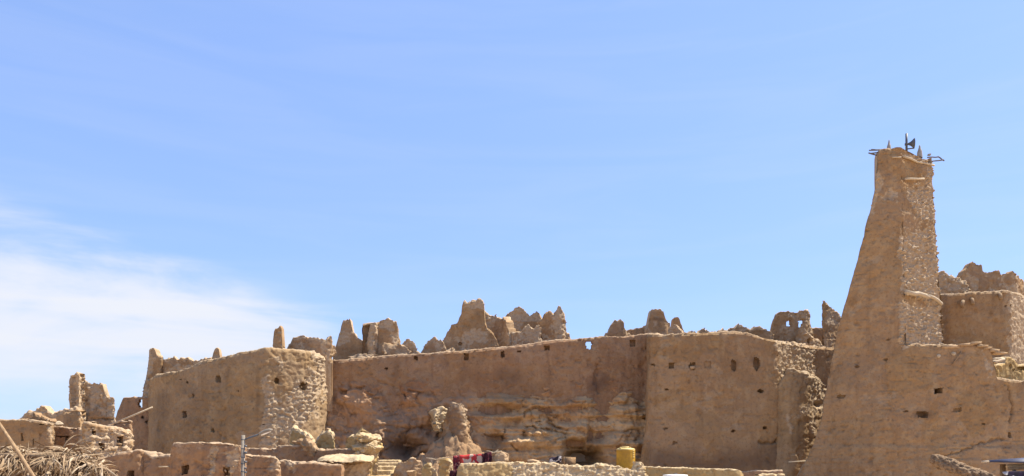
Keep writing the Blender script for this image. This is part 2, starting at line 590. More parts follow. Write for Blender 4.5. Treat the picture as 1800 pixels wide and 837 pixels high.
# ------------------------------------------------------------------ the wall builder
def wall(name, label, cat, pts, base, T=0.7, cell=1.8, batter=0.0, rough=0.04, broad=0.12, top=0.05, topf=1.0, raw=(), holes=(),
         cracks=(), stain_shades=(), mat=None, r=0.13, group=None, flare=None, parent=None, rawcap=False, rawtop=0.0, lump=(0.34, 0.2),
         lumpamp=0.12, stones=0, stonesize=0.26, topstones=0, xwarp=None, seed=0, kind=None, ground=-0.3, round_=0.5, capamp=1.0,
         windows='window', push=None, grain=0.085, patch=0.0):
    """A mud wall following pts = [(px, py of its top, distance)]; thickness T to the back. Returns the object."""
    mat = mat or MUD
    if mat is MUD_RUIN and topf > 1.4:
        r, rough, grain = min(r, 0.06), rough * 1.35, 0.085
        top = top * 1.25
    pts = [tuple(map(float, p)) for p in pts]
    X = np.array([wx(p[0], p[2]) for p in pts])
    Yv = np.array([p[2] for p in pts])
    Zt = np.array([wz(p[1], p[2]) for p in pts])
    Ym = Yv.mean()
    cw = cell * Ym / F
    seg = np.hypot(np.diff(X), np.diff(Yv))
    seg = np.maximum(seg, 1e-4)
    sc = np.concatenate([[0], np.cumsum(seg)])
    L = sc[-1]
    ns = max(6, int(L / cw) + 1)
    s = np.linspace(0, L, ns)
    px_ = np.interp(s, sc, X)
    py_ = np.interp(s, sc, Yv)
    zt = np.interp(s, sc, Zt)
    # soften the corners of the plan, keep the ends
    w_ = max(1, int(round_ / cw))
    if w_ > 1 and ns > 3 * w_:
        ker = np.hanning(2 * w_ + 1)
        ker /= ker.sum()

        def soft(a):
            ext = np.concatenate([2 * a[0] - a[w_:0:-1], a, 2 * a[-1] - a[-2:-w_ - 2:-1]])
            return np.convolve(ext, ker, 'valid')
        px_, py_ = soft(px_), soft(py_)
    q = np.stack([s * 0.9 * topf, np.full(ns, seed * 3.1), np.full(ns, X[0])], -1)
    zt = zt + top * (1.1 * fbm(q, 2, 3 + seed) + 0.55 * fbm(q * 3.6, 3, 5 + seed, 0.6))
    if mat is MUD_RUIN and topf > 1.4:      # lumps of wall broken away along the top
        bi = np.floor(s / 0.42 + 0.5 * fbm(np.stack([s * 1.1, 0 * s, 0 * s + X[0]], -1), 2, 43)).astype(np.int64)
        bj = np.floor(s / 0.23 + 0.37).astype(np.int64)
        z0 = np.zeros_like(bi) + int(abs(X[0]) * 17)
        zt = zt + 0.17 * (_hash(bi, z0, z0, 44) - 0.5) + 0.09 * (_hash(bj, z0, z0, 45) - 0.5)
    if topf > 1.5:      # a broken edge: small steps
        st_ = 0.16
        zq = np.round(zt / st_) * st_
        zt = zt * 0.45 + zq * 0.55
    tx, ty = np.gradient(px_), np.gradient(py_)
    tl = np.hypot(tx, ty) + 1e-9
    tx, ty = tx / tl, ty / tl
    nx, ny = ty, -tx                       # outward: to the viewer when pts run left to right
    zb = wz(base, Ym)
    hmax = zt.max() - zb
    nz = max(5, int(hmax / cw) + 1)
    r = min(r, T * 0.48)
    v = np.linspace(0, 1, nz)
    NA = 4
    zref = zt.max()
    front = []
    Zf = np.minimum(zb + v[None, :] * (zref - r - zb), np.maximum(zt[:, None] - r, zb + 0.02))
    rows = []                              # (x, y, z, normal x, y, z)
    one = np.ones_like(Zf)
    rows_f = np.stack([px_[:, None] * one, py_[:, None] * one, Zf, nx[:, None] * one, ny[:, None] * one, 0 * one], -1)
    arcs = []
    for k in range(1, NA + 1):
        a = math.pi / 2 * k / NA
        d = r * (1 - math.cos(a))
        z = zt - r + r * math.sin(a)
        arcs.append(np.stack([px_ - nx * d, py_ - ny * d, z, nx * math.cos(a), ny * math.cos(a), 0 * nx + math.sin(a)], -1))
    arcs = np.stack(arcs, 1)
    half = np.concatenate([rows_f, arcs], 1)                      # ns, nh, 6
    nh = half.shape[1]
    back = half.copy()
    # mirror across the thickness
    for arr in (back,):
        d = (half[..., 0] - px_[:, None]) * -nx[:, None] + (half[..., 1] - py_[:, None]) * -ny[:, None]
        arr[..., 0] = px_[:, None] - nx[:, None] * (T - d)
        arr[..., 1] = py_[:, None] - ny[:, None] * (T - d)
        arr[..., 3] = -half[..., 3]
        arr[..., 4] = -half[..., 4]
    m = max(2, int(T / cw))
    grid = np.concatenate([half, back[:, ::-1]], 1)               # ns, 2nh, 6
    nw = grid.shape[1]
    # end caps
    caps = []
    for e, sg in ((0, -1), (ns - 1, 1)):
        t = np.linspace(0, 1, m + 1)[1:-1]
        a, b = half[e], back[e]
        cap = a[None, :, :3] * (1 - t)[:, None, None] + b[None, :, :3] * t[:, None, None]
        nn = np.zeros_like(cap)
        nn[..., 0], nn[..., 1] = sg * tx[e], sg * ty[e]
        caps.append((e, sg, cap, nn))
    allp = np.concatenate([grid[..., :3].reshape(-1, 3)] + [c_[2].reshape(-1, 3) for c_ in caps])
    alln = np.concatenate([grid[..., 3:].reshape(-1, 3)] + [c_[3].reshape(-1, 3) for c_ in caps])
    ng = ns * nw
    isfront = np.zeros(len(allp), bool)
    isfront[:ng].reshape(ns, nw)[:, :nh] = True
    iscap = np.zeros(len(allp), bool)
    iscap[ng:] = True
    istop = np.abs(alln[:, 2]) > 0.3
    # batter (out towards the foot)
    offn = batter * (zref - allp[:, 2])
    nh2 = np.hypot(alln[:, 0], alln[:, 1])
    wi = np.tile(np.repeat(np.arange(ns), nw), 1)
    bnx = np.concatenate([nx[wi], np.repeat([nx[0], nx[-1]], (m - 1) * nh)])
    bny = np.concatenate([ny[wi], np.repeat([ny[0], ny[-1]], (m - 1) * nh)])
    depthw = np.ones(len(allp))
    depthw[:ng].reshape(ns, nw)[:, nh:] = 0.0
    for ci, (e, sg, cap, nn) in enumerate(caps):
        t = np.linspace(1, 0, m + 1)[1:-1]
        depthw[ng + ci * (m - 1) * nh: ng + (ci + 1) * (m - 1) * nh] = np.repeat(t, nh)
    allp[:, 0] += bnx * offn * depthw
    allp[:, 1] += bny * offn * depthw
    if xwarp is not None:                  # lean of the ends: shift along the wall, by height, as f(fraction along, z)
        fr = np.concatenate([(s / L)[wi], np.repeat([0.0, 1.0], (m - 1) * nh)])
        btx, bty = -bny, bnx
        sh = xwarp(fr, allp[:, 2])
        allp[:, 0] += btx * sh
        allp[:, 1] += bty * sh
    PX = CX + F * allp[:, 0] / allp[:, 1]
    PY = HY - F * (allp[:, 2] - EYE) / allp[:, 1]
    # masks
    rawm = np.zeros(len(allp))
    if raw:
        j1 = fbm(allp * 1.6, 4, 31 + seed, 0.6) * 16
        j2 = fbm(allp * 1.6 + 40, 4, 37 + seed, 0.6) * 16
        for poly in raw:
            rawm = np.maximum(rawm, in_poly(PX + j1, PY + j2, poly) * 1.0)
    if mat is MUD_RUIN and topf > 1.4:
        rawm = np.maximum(rawm, (fbm(allp * 0.75, 4, 46 + seed, 0.6) > 0.17) * 1.0)
        lumpamp = min(lumpamp, 0.16)
    if rawcap:
        rawm[ng:] = 1.0
    if rawtop > 0:
        gz = np.concatenate([zt[wi], np.repeat([zt[0], zt[-1]], (m - 1) * nh)])
        dep = rawtop * (0.6 + 1.2 * np.abs(fbm(np.stack([allp[:, 0], allp[:, 1], 0 * PX], -1) * 1.3, 3, 41)))
        rawm = np.maximum(rawm, (gz - allp[:, 2] < dep) * 1.0)
    stain_shade = np.zeros(len(allp))
    for poly_c, rad, amt in stain_shades:  # sooty and damp marks, and shade painted into the colour
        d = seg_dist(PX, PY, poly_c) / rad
        stain_shade = np.maximum(stain_shade, amt * np.clip(1.3 - d + 0.45 * fbm(allp * 0.7, 4, 51), 0, 1))
    # relief
    disp = broad * fbm(allp * 0.35, 3, 1 + seed) + rough * fbm(allp * 1.7, 4, 2 + seed, 0.55)
    disp = disp + rough * 0.35 * fbm(allp * 7.0, 2, 8 + seed)
    g1 = fbm(allp * 3.6, 4, 25 + seed, 0.62)
    disp = disp + grain * (g1 + 0.5 * np.abs(fbm(allp * 6.5, 2, 26 + seed)))
    lift = np.abs(np.mod(allp[:, 2] / 0.62 + 0.5 * fbm(allp * 0.5, 2, 28), 1.0) - 0.5) * 2       # courses of the mud lifts
    disp = disp - grain * 0.9 * np.clip(1 - (1 - lift) * 9, 0, 1) * np.clip(fbm(allp * 0.6, 2, 29) * 3, 0, 1)
    pit = np.clip(fbm(allp * 2.9, 3, 21 + seed, 0.6) - 0.30, 0, 1) * np.clip(fbm(allp * 0.45, 2, 23) + 0.6, 0, 1)
    disp = disp - np.minimum(pit * 0.6, 0.10)
    run_ = fbm(np.stack([allp[:, 0] * 1.5, allp[:, 1] * 1.5, allp[:, 2] * 0.10], -1), 3, 97 + seed, 0.6)
    disp = disp - 0.10 * np.clip(run_ - 0.18, 0, 1) * (np.abs(alln[:, 2]) < 0.3)
    if patch > 0:
        pm = np.clip((fbm(allp * 0.62, 5, 98 + seed, 0.6) - (0.40 - patch)) * 9, 0, 1) * isfront
        rawm = np.maximum(rawm, (pm > 0.5) * 0.32)
    if rawm.any():
        idx = rawm > 0
        pp = allp[idx]
        wrp = 0.45 * np.stack([fbm(pp * 2.2, 3, 61), fbm(pp * 2.2, 3, 62), fbm(pp * 2.2, 3, 63)], -1)
        q0 = np.stack([pp[:, 0] / lump[0], pp[:, 1] / lump[0], pp[:, 2] / lump[1]], -1) + wrp
        f1, f2, val = worley(q0, 71 + seed)
        lum = np.clip((f2 - f1) * 2.6, 0, 1) ** 0.6 * np.clip(1.25 - f1, 0, 1) * np.clip(val * 1.5 - 0.15, 0, 1)
        f1, f2, val = worley(q0 * 2.1 + 5.3, 72 + seed)
        lum = 0.75 * lum + 0.35 * np.clip((f2 - f1) * 2.6, 0, 1) * val + 0.25 * fbm(pp * 5, 3, 64)
        disp[idx] += np.where(rawm[idx] > 0.8, lumpamp, min(lumpamp, 0.10)) * lum - 0.05
    disp[iscap] *= capamp
    for line, wd, dp in cracks:
        jj = fbm(allp * 3.0, 3, 81) * 5
        d = seg_dist(PX + jj, PY + jj * 0.7, line)
        disp -= np.where(isfront, dp * np.clip(1.4 - d / wd, 0, 1), 0)
    if push is not None:
        disp += np.where(isfront, push(PX, PY, allp), 0)
    wn = alln.copy()
    if xwarp is not None or batter:
        pass
    co = allp + wn * disp[:, None]
    rag = fbm(allp * 2.6, 3, 91 + seed, 0.6) * (0.02 + 0.25 * rough)
    co[:, 2] += np.where(istop, rag, 0)
    # faces
    I = np.arange(ng).reshape(ns, nw)
    fq = np.stack([I[:-1, :-1], I[1:, :-1], I[1:, 1:], I[:-1, 1:]], -1)          # ns-1, nw-1, 4
    keep = np.ones(fq.shape[:2], bool)
    cpx = (PX[:ng].reshape(ns, nw)[:-1, :-1] + PX[:ng].reshape(ns, nw)[1:, 1:]) / 2
    cpy = (PY[:ng].reshape(ns, nw)[:-1, :-1] + PY[:ng].reshape(ns, nw)[1:, 1:]) / 2
    cuts = []
    hj = None
    if holes:
        cc = allp[:ng].reshape(ns, nw, 3)[:-1, :-1]
        hj1 = fbm(cc[:, :nh] * 4.0, 2, 95) * 1.6
        hj2 = fbm(cc[:, :nh] * 4.0 + 9, 2, 96) * 1.6
    for h in holes:
        x0, y0, x1, y1, dep = h[:5]
        shape = h[5] if len(h) > 5 else 'rect'
        hx, hy = cpx[:, :nh] + hj1, cpy[:, :nh] + hj2
        if shape == 'rect':
            mk = (hx > x0) & (hx < x1) & (hy > y0) & (hy < y1)
        else:
            mk = ((hx - (x0 + x1) / 2) / ((x1 - x0) / 2)) ** 2 + ((hy - (y0 + y1) / 2) / ((y1 - y0) / 2)) ** 2 < 1
        mk[:, nz - 1:] = False
        if not mk.any():
            continue
        ii, jj = np.nonzero(mk)
        keep[ii, jj] = False
        if dep is None:
            keep[ii, nw - 2 - jj] = False
        cuts.append((ii, jj, mk, dep))
    quads = [fq[keep]]
    for ci, (e, sg, cap, nn) in enumerate(caps):
        K = ng + ci * (m - 1) * nh + np.arange((m - 1) * nh).reshape(m - 1, nh)
        full = np.concatenate([I[e, :nh][None], K, I[e, ::-1][:nh][None]], 0)     # m+1, nh
        a = np.stack([full[:-1, :-1], full[1:, :-1], full[1:, 1:], full[:-1, 1:]], -1).reshape(-1, 4)
        if sg < 0:
            a = a[:, ::-1]
        quads.append(a)
    # foot down to the ground
    gb = I[:, 0]
    gv = co[gb].copy()
    gv[:, 2] = ground
    g0 = len(co)
    co = np.concatenate([co, gv])
    gi = np.arange(g0, g0 + ns)
    quads.append(np.stack([gi[:-1], gi[1:], gb[1:], gb[:-1]], -1))
    gb2 = I[:, -1]
    gv2 = co[gb2].copy()
    gv2[:, 2] = ground
    g1 = len(co)
    co = np.concatenate([co, gv2])
    gi2 = np.arange(g1, g1 + ns)
    quads.append(np.stack([gb2[:-1], gb2[1:], gi2[1:], gi2[:-1]], -1))
    quads.append(np.array([[gi2[0], gi[0], gb[0], gb2[0]], [gi[-1], gi2[-1], gb2[-1], gb[-1]]]))
    quads = np.concatenate(quads)
    if topf < 1.4:          # pale coping, with the sunlit rim line put into its colour
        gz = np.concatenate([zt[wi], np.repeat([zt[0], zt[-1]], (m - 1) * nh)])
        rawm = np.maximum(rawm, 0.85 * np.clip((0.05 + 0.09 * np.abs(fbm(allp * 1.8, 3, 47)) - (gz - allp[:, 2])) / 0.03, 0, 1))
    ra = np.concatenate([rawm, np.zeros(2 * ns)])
    sa = np.concatenate([stain_shade, stain_shade[:ng].reshape(ns, nw)[:, 0], np.zeros(ns)])
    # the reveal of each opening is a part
    me = mesh_np(name, co, quads, mat, True, {'raw': ra, 'stain_shade': sa})
    o = link(name, me, parent, label, cat, group, kind)
    for ii, jj, mk, dep in cuts:
        V, Q, key, A = [], [], {}, []

        def vid(i, j, lay):
            k_ = (i, j, lay)
            if k_ not in key:
                if lay == 0:
                    p = co[I[i, j]]
                elif dep is None:
                    p = co[I[i, nw - 1 - j]]
                else:
                    p = co[I[i, j]] - np.array([nx[i], ny[i], 0]) * dep
                key[k_] = len(V)
                V.append(p)
                A.append(stain_shade[I[i, j]])
            return key[k_]
        sset = set(zip(ii.tolist(), jj.tolist()))
        for i, j in sset:
            for (a, b, ni, nj) in (((i, j), (i + 1, j), i, j - 1), ((i + 1, j), (i + 1, j + 1), i + 1, j),
                                   ((i + 1, j + 1), (i, j + 1), i, j + 1), ((i, j + 1), (i, j), i - 1, j)):
                if (ni, nj) not in sset:
                    Q.append((vid(*a, 0), vid(*b, 0), vid(*b, 1), vid(*a, 1)))
            if dep is not None:
                Q.append((vid(i, j, 1), vid(i + 1, j, 1), vid(i + 1, j + 1, 1), vid(i, j + 1, 1)))
        wm = mesh_np(windows, np.array(V), Q, mat, False, {'raw': np.zeros(len(V)), 'stain_shade': np.array(A)})
        link(windows, wm, o)
    if stones:
        sel = np.nonzero((rawm > 0.5) & (isfront | (iscap & rawcap)) & ~istop)[0]
        stones_on(o, co[sel], alln[sel], stones, stonesize)
    if topstones:
        topstones = max(2, topstones // 2)
        sel = np.nonzero(istop & isfront & (alln[:, 2] > 0.6))[0]
        stones_on(o, co[sel], np.tile(np.array([[0, 0, 1.0]]), (len(sel), 1)) + 0 * co[sel], topstones, stonesize * 1.1, 0.3, 1.0)
    return o


def lumpy(name, label, cat, c, size, mat=None, seed=0, amp=0.3, freq=1.0, sub=5, parent=None, group=None, rawamt=0.4, flat=False, lumps=0.0, cuts=13):
    """a boulder or broken stub of mud, a displaced ball with a flattened foot"""
    bm = bmesh.new()
    bmesh.ops.create_icosphere(bm, subdivisions=sub, radius=1.0)
    v = np.array([tuple(x.co) for x in bm.verts])
    f = np.array([[l.vert.index for l in fc.loops] for fc in bm.faces])
    bm.free()
    sq = v.copy()
    rg = np.random.default_rng(seed + 100)
    for kk in range(cuts):
        nn_ = rg.normal(size=3)
        nn_ /= np.linalg.norm(nn_)
        ov = np.clip(sq @ nn_ - rg.uniform(0.42, 0.85), 0, None)
        sq = sq - ov[:, None] * nn_
    sq = sq * 1.25
    size = np.array(size, float)
    p = sq * size
    q = p / size.mean() * freq + seed * 11.3
    d = 0.6 * amp * fbm(q * 0.9, 4, seed) + 0.30 * amp * fbm(q * 3.4, 4, seed + 5, 0.62)
    if lumps:
        f1, f2, val = worley(np.stack([p[:, 0] / 0.36, p[:, 1] / 0.36, p[:, 2] / 0.2], -1) + seed, seed)
        d = d + lumps / size.mean() * np.clip((f2 - f1) * 2.5, 0, 1) ** 0.6 * val * 0.7
    p = p * (1 + d)[:, None]
    co = p + np.array(c)
    me = mesh_np(name, co, np.zeros((0, 4), int), mat or MUD_RUIN, True,
                 {'raw': np.clip(rawamt + fbm(q * 2, 3, seed + 8), 0, 1), 'stain_shade': np.zeros(len(co))}, f)
    return link(name, me, parent, label, cat, group)


# ================================================================== THE SETTING
def terrain():
    # flat desert ground as one sheet to the horizon
    g = [-3000, -600, -150, -80, -40, 0, 40, 80, 150, 600, 3000]
    V = [(x, y, 0.0) for y in g for x in g]
    n = len(g)
    Q = [(j * n + i, j * n + i + 1, (j + 1) * n + i + 1, (j + 1) * n + i) for j in range(n - 1) for i in range(n - 1)]
    link('ground', mesh_np('ground', V, Q, SAND, False), kind='structure')
    # the hill inside the walls that carries the ruins
    nxh, nyh = 160, 60
    xs = np.linspace(-62, 62, nxh)
    ys = np.linspace(61.5, 112, nyh)
    Xg, Yg = np.meshgrid(xs, ys, indexing='ij')
    prof_x = [-62, -34, -27.5, -25, -15, -3, 6, 12, 24, 42, 60]
    prof_z = [-1.0, 2.5, 6.0, 10.2, 11.2, 11.3, 12.2, 12.6, 13.2, 12.0, -1.0]
    H = np.interp(Xg, prof_x, prof_z)
    fy = np.clip((112 - Yg) / 34, 0, 1)
    H = H * fy ** 0.7
    H = H + 0.35 * fbm(np.stack([Xg * 0.4, Yg * 0.4, 0 * Xg], -1), 4, 5) - 0.3
    H[:, 0] = -1.0
    H[:, 1] = np.minimum(H[:, 1], H[:, 2])
    Yg[:, 0] = Yg[:, 1] - 0.3
    V = np.stack([Xg, Yg, H], -1).reshape(-1, 3)
    I = np.arange(nxh * nyh).reshape(nxh, nyh)
    Q = np.stack([I[:-1, :-1], I[1:, :-1], I[1:, 1:], I[:-1, 1:]], -1).reshape(-1, 4)
    link('hill', mesh_np('hill', V, Q, SAND), kind='structure')


terrain()


def cliff():
    c = 1.7
    px = np.arange(548, 1150, c)
    py = np.arange(640, 850, c)
    A, B = np.meshgrid(px, py, indexing='ij')
    Yb = 60.0
    x = wx(A, Yb)
    z = wz(B, Yb)
    p = np.stack([x, 0 * x + 7, z], -1)
    t = np.clip((B - 655) / 175, 0, 1)
    fwd = -0.45 + 0.55 * np.clip((B - 650) / 60, 0, 1) + 1.9 * t ** 1.3
    ramp = 0.45 + 0.55 * np.clip((B - 660) / 60, 0, 1)
    fwd += ramp * (0.85 * fbm(p * 0.28, 4, 11) + 0.62 * fbm(p * 0.75, 5, 12, 0.62)) + 0.20 * fbm(p * 2.4, 5, 13, 0.65)
    # bedding: soft and hard beds
    zb = z + 0.5 * fbm(np.stack([x * 0.2, 0 * x, z * 0.3], -1), 3, 14)
    bed = fbm(np.stack([x * 0.07, 0 * x, zb * 1.7], -1), 3, 15, 0.6)
    east = np.clip((A - 830) / 60, 0, 1) * np.clip((B - 660) / 40, 0, 1)
    fwd += (0.09 + 0.19 * east) * np.tanh(bed * 4) * (0.6 + 0.8 * np.abs(fbm(p * 0.5, 2, 24)))
    fine = fbm(np.stack([x * 0.22, 0 * x, zb * 5.5], -1), 3, 25, 0.6)
    fwd += (0.03 + 0.06 * east) * np.tanh(fine * 3)
    crev = np.clip(1 - np.abs(fbm(p * np.array([0.42, 1.0, 1.0]), 5, 34, 0.55)) * 8, 0, 1) * np.clip((B - 662) / 25, 0, 1)
    fwd -= 0.50 * crev * np.clip(0.4 + 1.5 * fbm(p * 0.4, 2, 35), 0, 1)
    b1, b2, bv = worley(np.stack([x / 2.6, 0 * x, z / 1.3], -1) + 0.5 * np.stack([fbm(p * 0.7, 3, 36), fbm(p * 0.7, 3, 37), fbm(p * 0.7, 3, 38)], -1), 39)
    fwd += ramp * 0.75 * (0.55 - b1) * np.clip(bv * 1.4, 0.2, 1)
    # joints
    f1, f2, val = worley(np.stack([x / 2.3, 0 * x, z / 1.5], -1) + 0.3 * np.stack([fbm(p, 2, 16)] * 3, -1), 17)
    fwd -= 0.30 * np.clip(1 - (f2 - f1) * 14, 0, 1) * np.clip(fbm(p * 0.6, 2, 26) * 3, 0, 1)
    fwd += 0.10 * (val - 0.5)

    def g(cx, cy, rx, ry, e=2.0):
        w = 6 * fbm(p * 1.1, 3, 18)
        return np.exp(-((np.abs(A - cx + w) / rx) ** e + (np.abs(B - cy + w) / ry) ** e))
    fwd -= 4.2 * g(1024, 806, 32, 15, 4) + 1.2 * g(1037, 768, 5, 24, 2) + 1.8 * g(1012, 782, 20, 8, 4)
    fwd -= 1.2 * g(1052, 770, 12, 14) + 0.9 * g(1060, 700, 14, 35) + 1.0 * g(1052, 672, 8, 14)
    fwd -= 1.5 * g(715, 788, 22, 18) + 1.0 * g(690, 700, 16, 30) + 1.1 * g(868, 722, 22, 9) + 0.25 * g(590, 740, 9, 60)
    fwd -= 0.9 * g(868, 770, 12, 16) + 0.7 * g(1125, 700, 9, 22) + 0.8 * g(562, 727, 6, 5)
    fwd += 0.5 * g(935, 770, 60, 30) + 0.3 * g(900, 700, 40, 14) + 0.3 * g(1095, 760, 30, 40) + 0.4 * g(680, 760, 40, 40)
    earthy = np.clip(1 - (A - 800) / 80, 0, 1) + np.clip((700 - B) / 30, 0, 1)
    earthy = np.clip(earthy + 0.6 * fbm(p * 0.35, 3, 19), 0, 1)
    soot_shade = 0.6 * g(1030, 795, 30, 22) + 0.5 * g(1050, 695, 14, 28) + 0.45 * g(715, 790, 40, 30) + 0.5 * g(650, 690, 3, 3)  # sooty patches, and plain darkening of the hollows
    soot_shade += 0.5 * g(870, 785, 22, 22) + 0.55 * g(690, 780, 50, 40) + 0.4 * g(1128, 690, 8, 28) + 0.3 * g(870, 720, 28, 10)
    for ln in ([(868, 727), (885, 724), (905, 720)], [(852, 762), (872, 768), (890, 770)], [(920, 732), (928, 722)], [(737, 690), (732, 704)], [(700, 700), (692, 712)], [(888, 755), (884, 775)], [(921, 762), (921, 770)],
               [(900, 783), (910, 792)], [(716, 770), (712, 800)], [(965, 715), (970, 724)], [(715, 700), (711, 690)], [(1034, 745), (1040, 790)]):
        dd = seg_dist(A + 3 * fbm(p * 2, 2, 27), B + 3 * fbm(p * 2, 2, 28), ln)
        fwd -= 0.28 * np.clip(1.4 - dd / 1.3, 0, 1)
        soot_shade = np.maximum(soot_shade, 0.35 * np.clip(1.4 - dd / 1.3, 0, 1))
    soot_shade = soot_shade + 0.30 * crev * np.clip(0.4 + 1.5 * fbm(p * 0.4, 2, 35), 0, 1)  # crevice shade painted into the rock colour
    soot_shade = soot_shade + 0.30 * np.clip(fbm(p * 0.35, 4, 29, 0.6) * 2.2 - 0.15, 0, 1) + 0.35 * g(770, 745, 70, 40) * np.clip(0.5 + fbm(p * 0.6, 3, 33), 0, 1) + 0.3 * g(870, 690, 40, 22)
    Yc = Yb - fwd
    # keep each vertex where it stands while it moves out: true geometry at its own distance
    V = np.stack([x, Yc, z], -1).reshape(-1, 3)
    I = np.arange(A.size).reshape(A.shape)
    Q = np.stack([I[:-1, :-1], I[:-1, 1:], I[1:, 1:], I[1:, :-1]], -1).reshape(-1, 4)
    me = mesh_np('rock_cliff', V, Q, ROCK, True, {'raw': earthy, 'stain_shade': np.clip(soot_shade * 0.72, 0, 0.7), 'mudcoat': np.clip((712 - B) / 40 + 0.9 * fbm(p * 0.45, 4, 30), 0, 1)})
    o = link('rock_cliff', me, kind='structure')
    o['label'] = 'bedded ochre and brown rock cliff under the long curtain wall'
    return o


cliff()

# ================================================================== THE FORTRESS
RU = 'ruined mud walls along the skyline'

# ---- long curtain wall in the middle
curtain = wall('curtain_wall', 'long smooth mud curtain wall above the rock cliff, rising to the right', 'wall',
     [(556, 633, 60), (600, 632.5, 60), (650, 628, 60), (700, 623, 60), (760, 619, 60), (820, 616, 60), (880, 609, 60), (940, 603, 60),
      (1000, 595, 60), (1060, 589.5, 60), (1100, 588, 60), (1150, 586, 60)], 712, patch=0.04, T=0.7, rough=0.035, broad=0.15, top=0.05, mat=MUD_RED,
     holes=[(1030, 599, 1041, 613, None), (727, 623, 734, 633, 0.5), (816, 621, 824, 633, 0.5), (880, 617, 887, 629, 0.6),
            (909, 615, 916, 619, 0.4), (957, 608, 966, 615, 0.5), (1107, 597, 1117, 609, 0.45), (676, 645, 682, 650, 0.4, 'oval')],
     cracks=[([(652, 662), (668, 672), (690, 678)], 1.8, 0.12), ([(1050, 640), (1046, 664), (1052, 690)], 2.5, 0.2)],
     stain_shades=[([(880, 660), (905, 662)], 16, 0.45), ([(690, 690), (700, 640)], 10, 0.22), ([(1045, 680), (1060, 668)], 16, 0.6),
             ([(820, 660), (960, 690)], 14, 0.2), ([(560, 640), (560, 780)], 10, 0.3)], topstones=8, stonesize=0.3, r=0.2, ground=5.2)  # last strip paints the shade in the bastion corner

# ---- large rounded bastion at left
bastion = wall('bastion', 'large rounded mud bastion with crumbling plaster on its right corner', 'bastion',
     [(262, 664, 62.5), (285, 657, 58.6), (310, 651, 57.4), (330, 643, 57), (360, 633, 56.6), (400, 624, 56.0), (440, 615, 55.5), (468, 611, 55.3),
      (500, 613, 55.9), (530, 616, 56.6), (552, 619, 57.4), (566, 626, 58.4), (574, 634, 60.6)], 850, patch=0.03, T=0.9, batter=0.035, rough=0.035, mat=MUD_KHAKI, broad=0.22,
     round_=0.45, top=0.05, lumpamp=0.24, lump=(0.36, 0.20), r=0.22,
     raw=[[(463, 660), (478, 665), (482, 705), (520, 725), (500, 700), (505, 690), (530, 670), (545, 650), (560, 650), (562, 690), (552, 735), (540, 740), (520, 755),
           (545, 775), (530, 790), (500, 760), (495, 780), (480, 790), (460, 792), (462, 750), (464, 700)],
          [(545, 618), (582, 622), (582, 720), (566, 700), (552, 640)], [(480, 622), (498, 625), (495, 650), (485, 648)]],
     holes=[(526, 672, 540, 686, 0.7, 'oval'), (482, 664, 491, 675, 0.4, 'oval'), (318, 722, 326, 734, 0.5), (379, 660, 387, 672, 0.5),
            (336, 691, 341, 699, 0.3, 'oval'), (417, 685, 421, 689, 0.3, 'oval'), (372, 753, 378, 760, 0.3, 'oval'), (462, 745, 466, 749, 0.3, 'oval'),
            (324, 669, 329, 675, 0.3, 'oval'), (314, 665, 318, 668, 0.3, 'oval')],
     cracks=[([(388, 740), (386, 775)], 1.5, 0.10), ([(418, 720), (413, 732)], 1.5, 0.08), ([(282, 745), (280, 756)], 2.0, 0.2)],
     stain_shades=[([(283, 700), (280, 790)], 14, 0.35), ([(400, 650), (398, 680)], 5, 0.25), ([(320, 680), (345, 700), (340, 735)], 14, 0.18)],  # first strip puts the shade of the left recess into the colour
     stones=130, stonesize=0.30, topstones=6)

# dark recess wall left of the bastion with one through opening
wall('low_wall', 'dim flat topped mud wall with one small square sky hole, beside the left bastion', 'wall',
     [(204, 735, 62), (208, 722, 62), (216, 698, 62), (240, 697, 62), (275, 698, 62), (292, 699, 62)], 850, T=0.35, rough=0.05, broad=0.2, top=0.03, batter=0.06,
     holes=[(243, 703, 251, 716, None), (247, 731, 253, 737, 0.4, 'oval'), (255, 739, 261, 745, 0.4, 'oval')], mat=MUD_RED,
     stain_shades=[([(250, 735), (262, 742)], 6, 0.5), ([(270, 720), (275, 790)], 16, 0.35)])  # dark marks at the holes; long strip is painted recess shade

# jagged wall behind the bastion
wall('ruined_wall', 'tall thin jagged spike of wall at the left end of the fort', 'ruin',
     [(250, 697, 66), (253, 680, 66), (257, 660, 66), (260, 640, 66), (262, 616, 66), (266, 611, 66), (271, 613, 66), (275, 622, 66.0),
      (282, 628, 66), (286, 633, 66.2)], 700, T=0.9, top=0.08, topf=2, rough=0.06, mat=MUD_RUIN, rawcap=True, round_=0.1, group=RU, lumpamp=0.2, ground=4,
     raw=[[(250, 610), (268, 610), (268, 640), (262, 700), (250, 700)]], stones=30, stonesize=0.3, topstones=4)
wall('ruined_wall', 'low ragged wall sloping up behind the left bastion, beside the thin spike', 'ruin',
     [(284, 634, 66.3), (292, 633, 66.3), (298, 628, 66.3), (306, 626, 66.3), (312, 630, 66.3), (322, 630, 66.3), (332, 629, 66.3), (342, 632, 66.3),
      (355, 630, 66.3), (372, 629, 66.3), (390, 632, 66.3), (402, 636, 66.3)], 680, T=0.6, top=0.1, topf=2, rough=0.06, mat=MUD_RUIN, group=RU, rawtop=0.25, lumpamp=0.16, topstones=18, ground=6)
wall('mud_pinnacle', 'small pale pointed stub on the wall left of the bastion crest', 'ruin',
     [(373, 629, 63), (374, 620, 63), (378, 613, 63), (382, 610, 63), (386, 615, 63), (387, 628, 63)], 640, T=0.5, top=0.04, topf=2, rough=0.08, mat=STONE, group=RU, r=0.1, ground=8, rawtop=2)
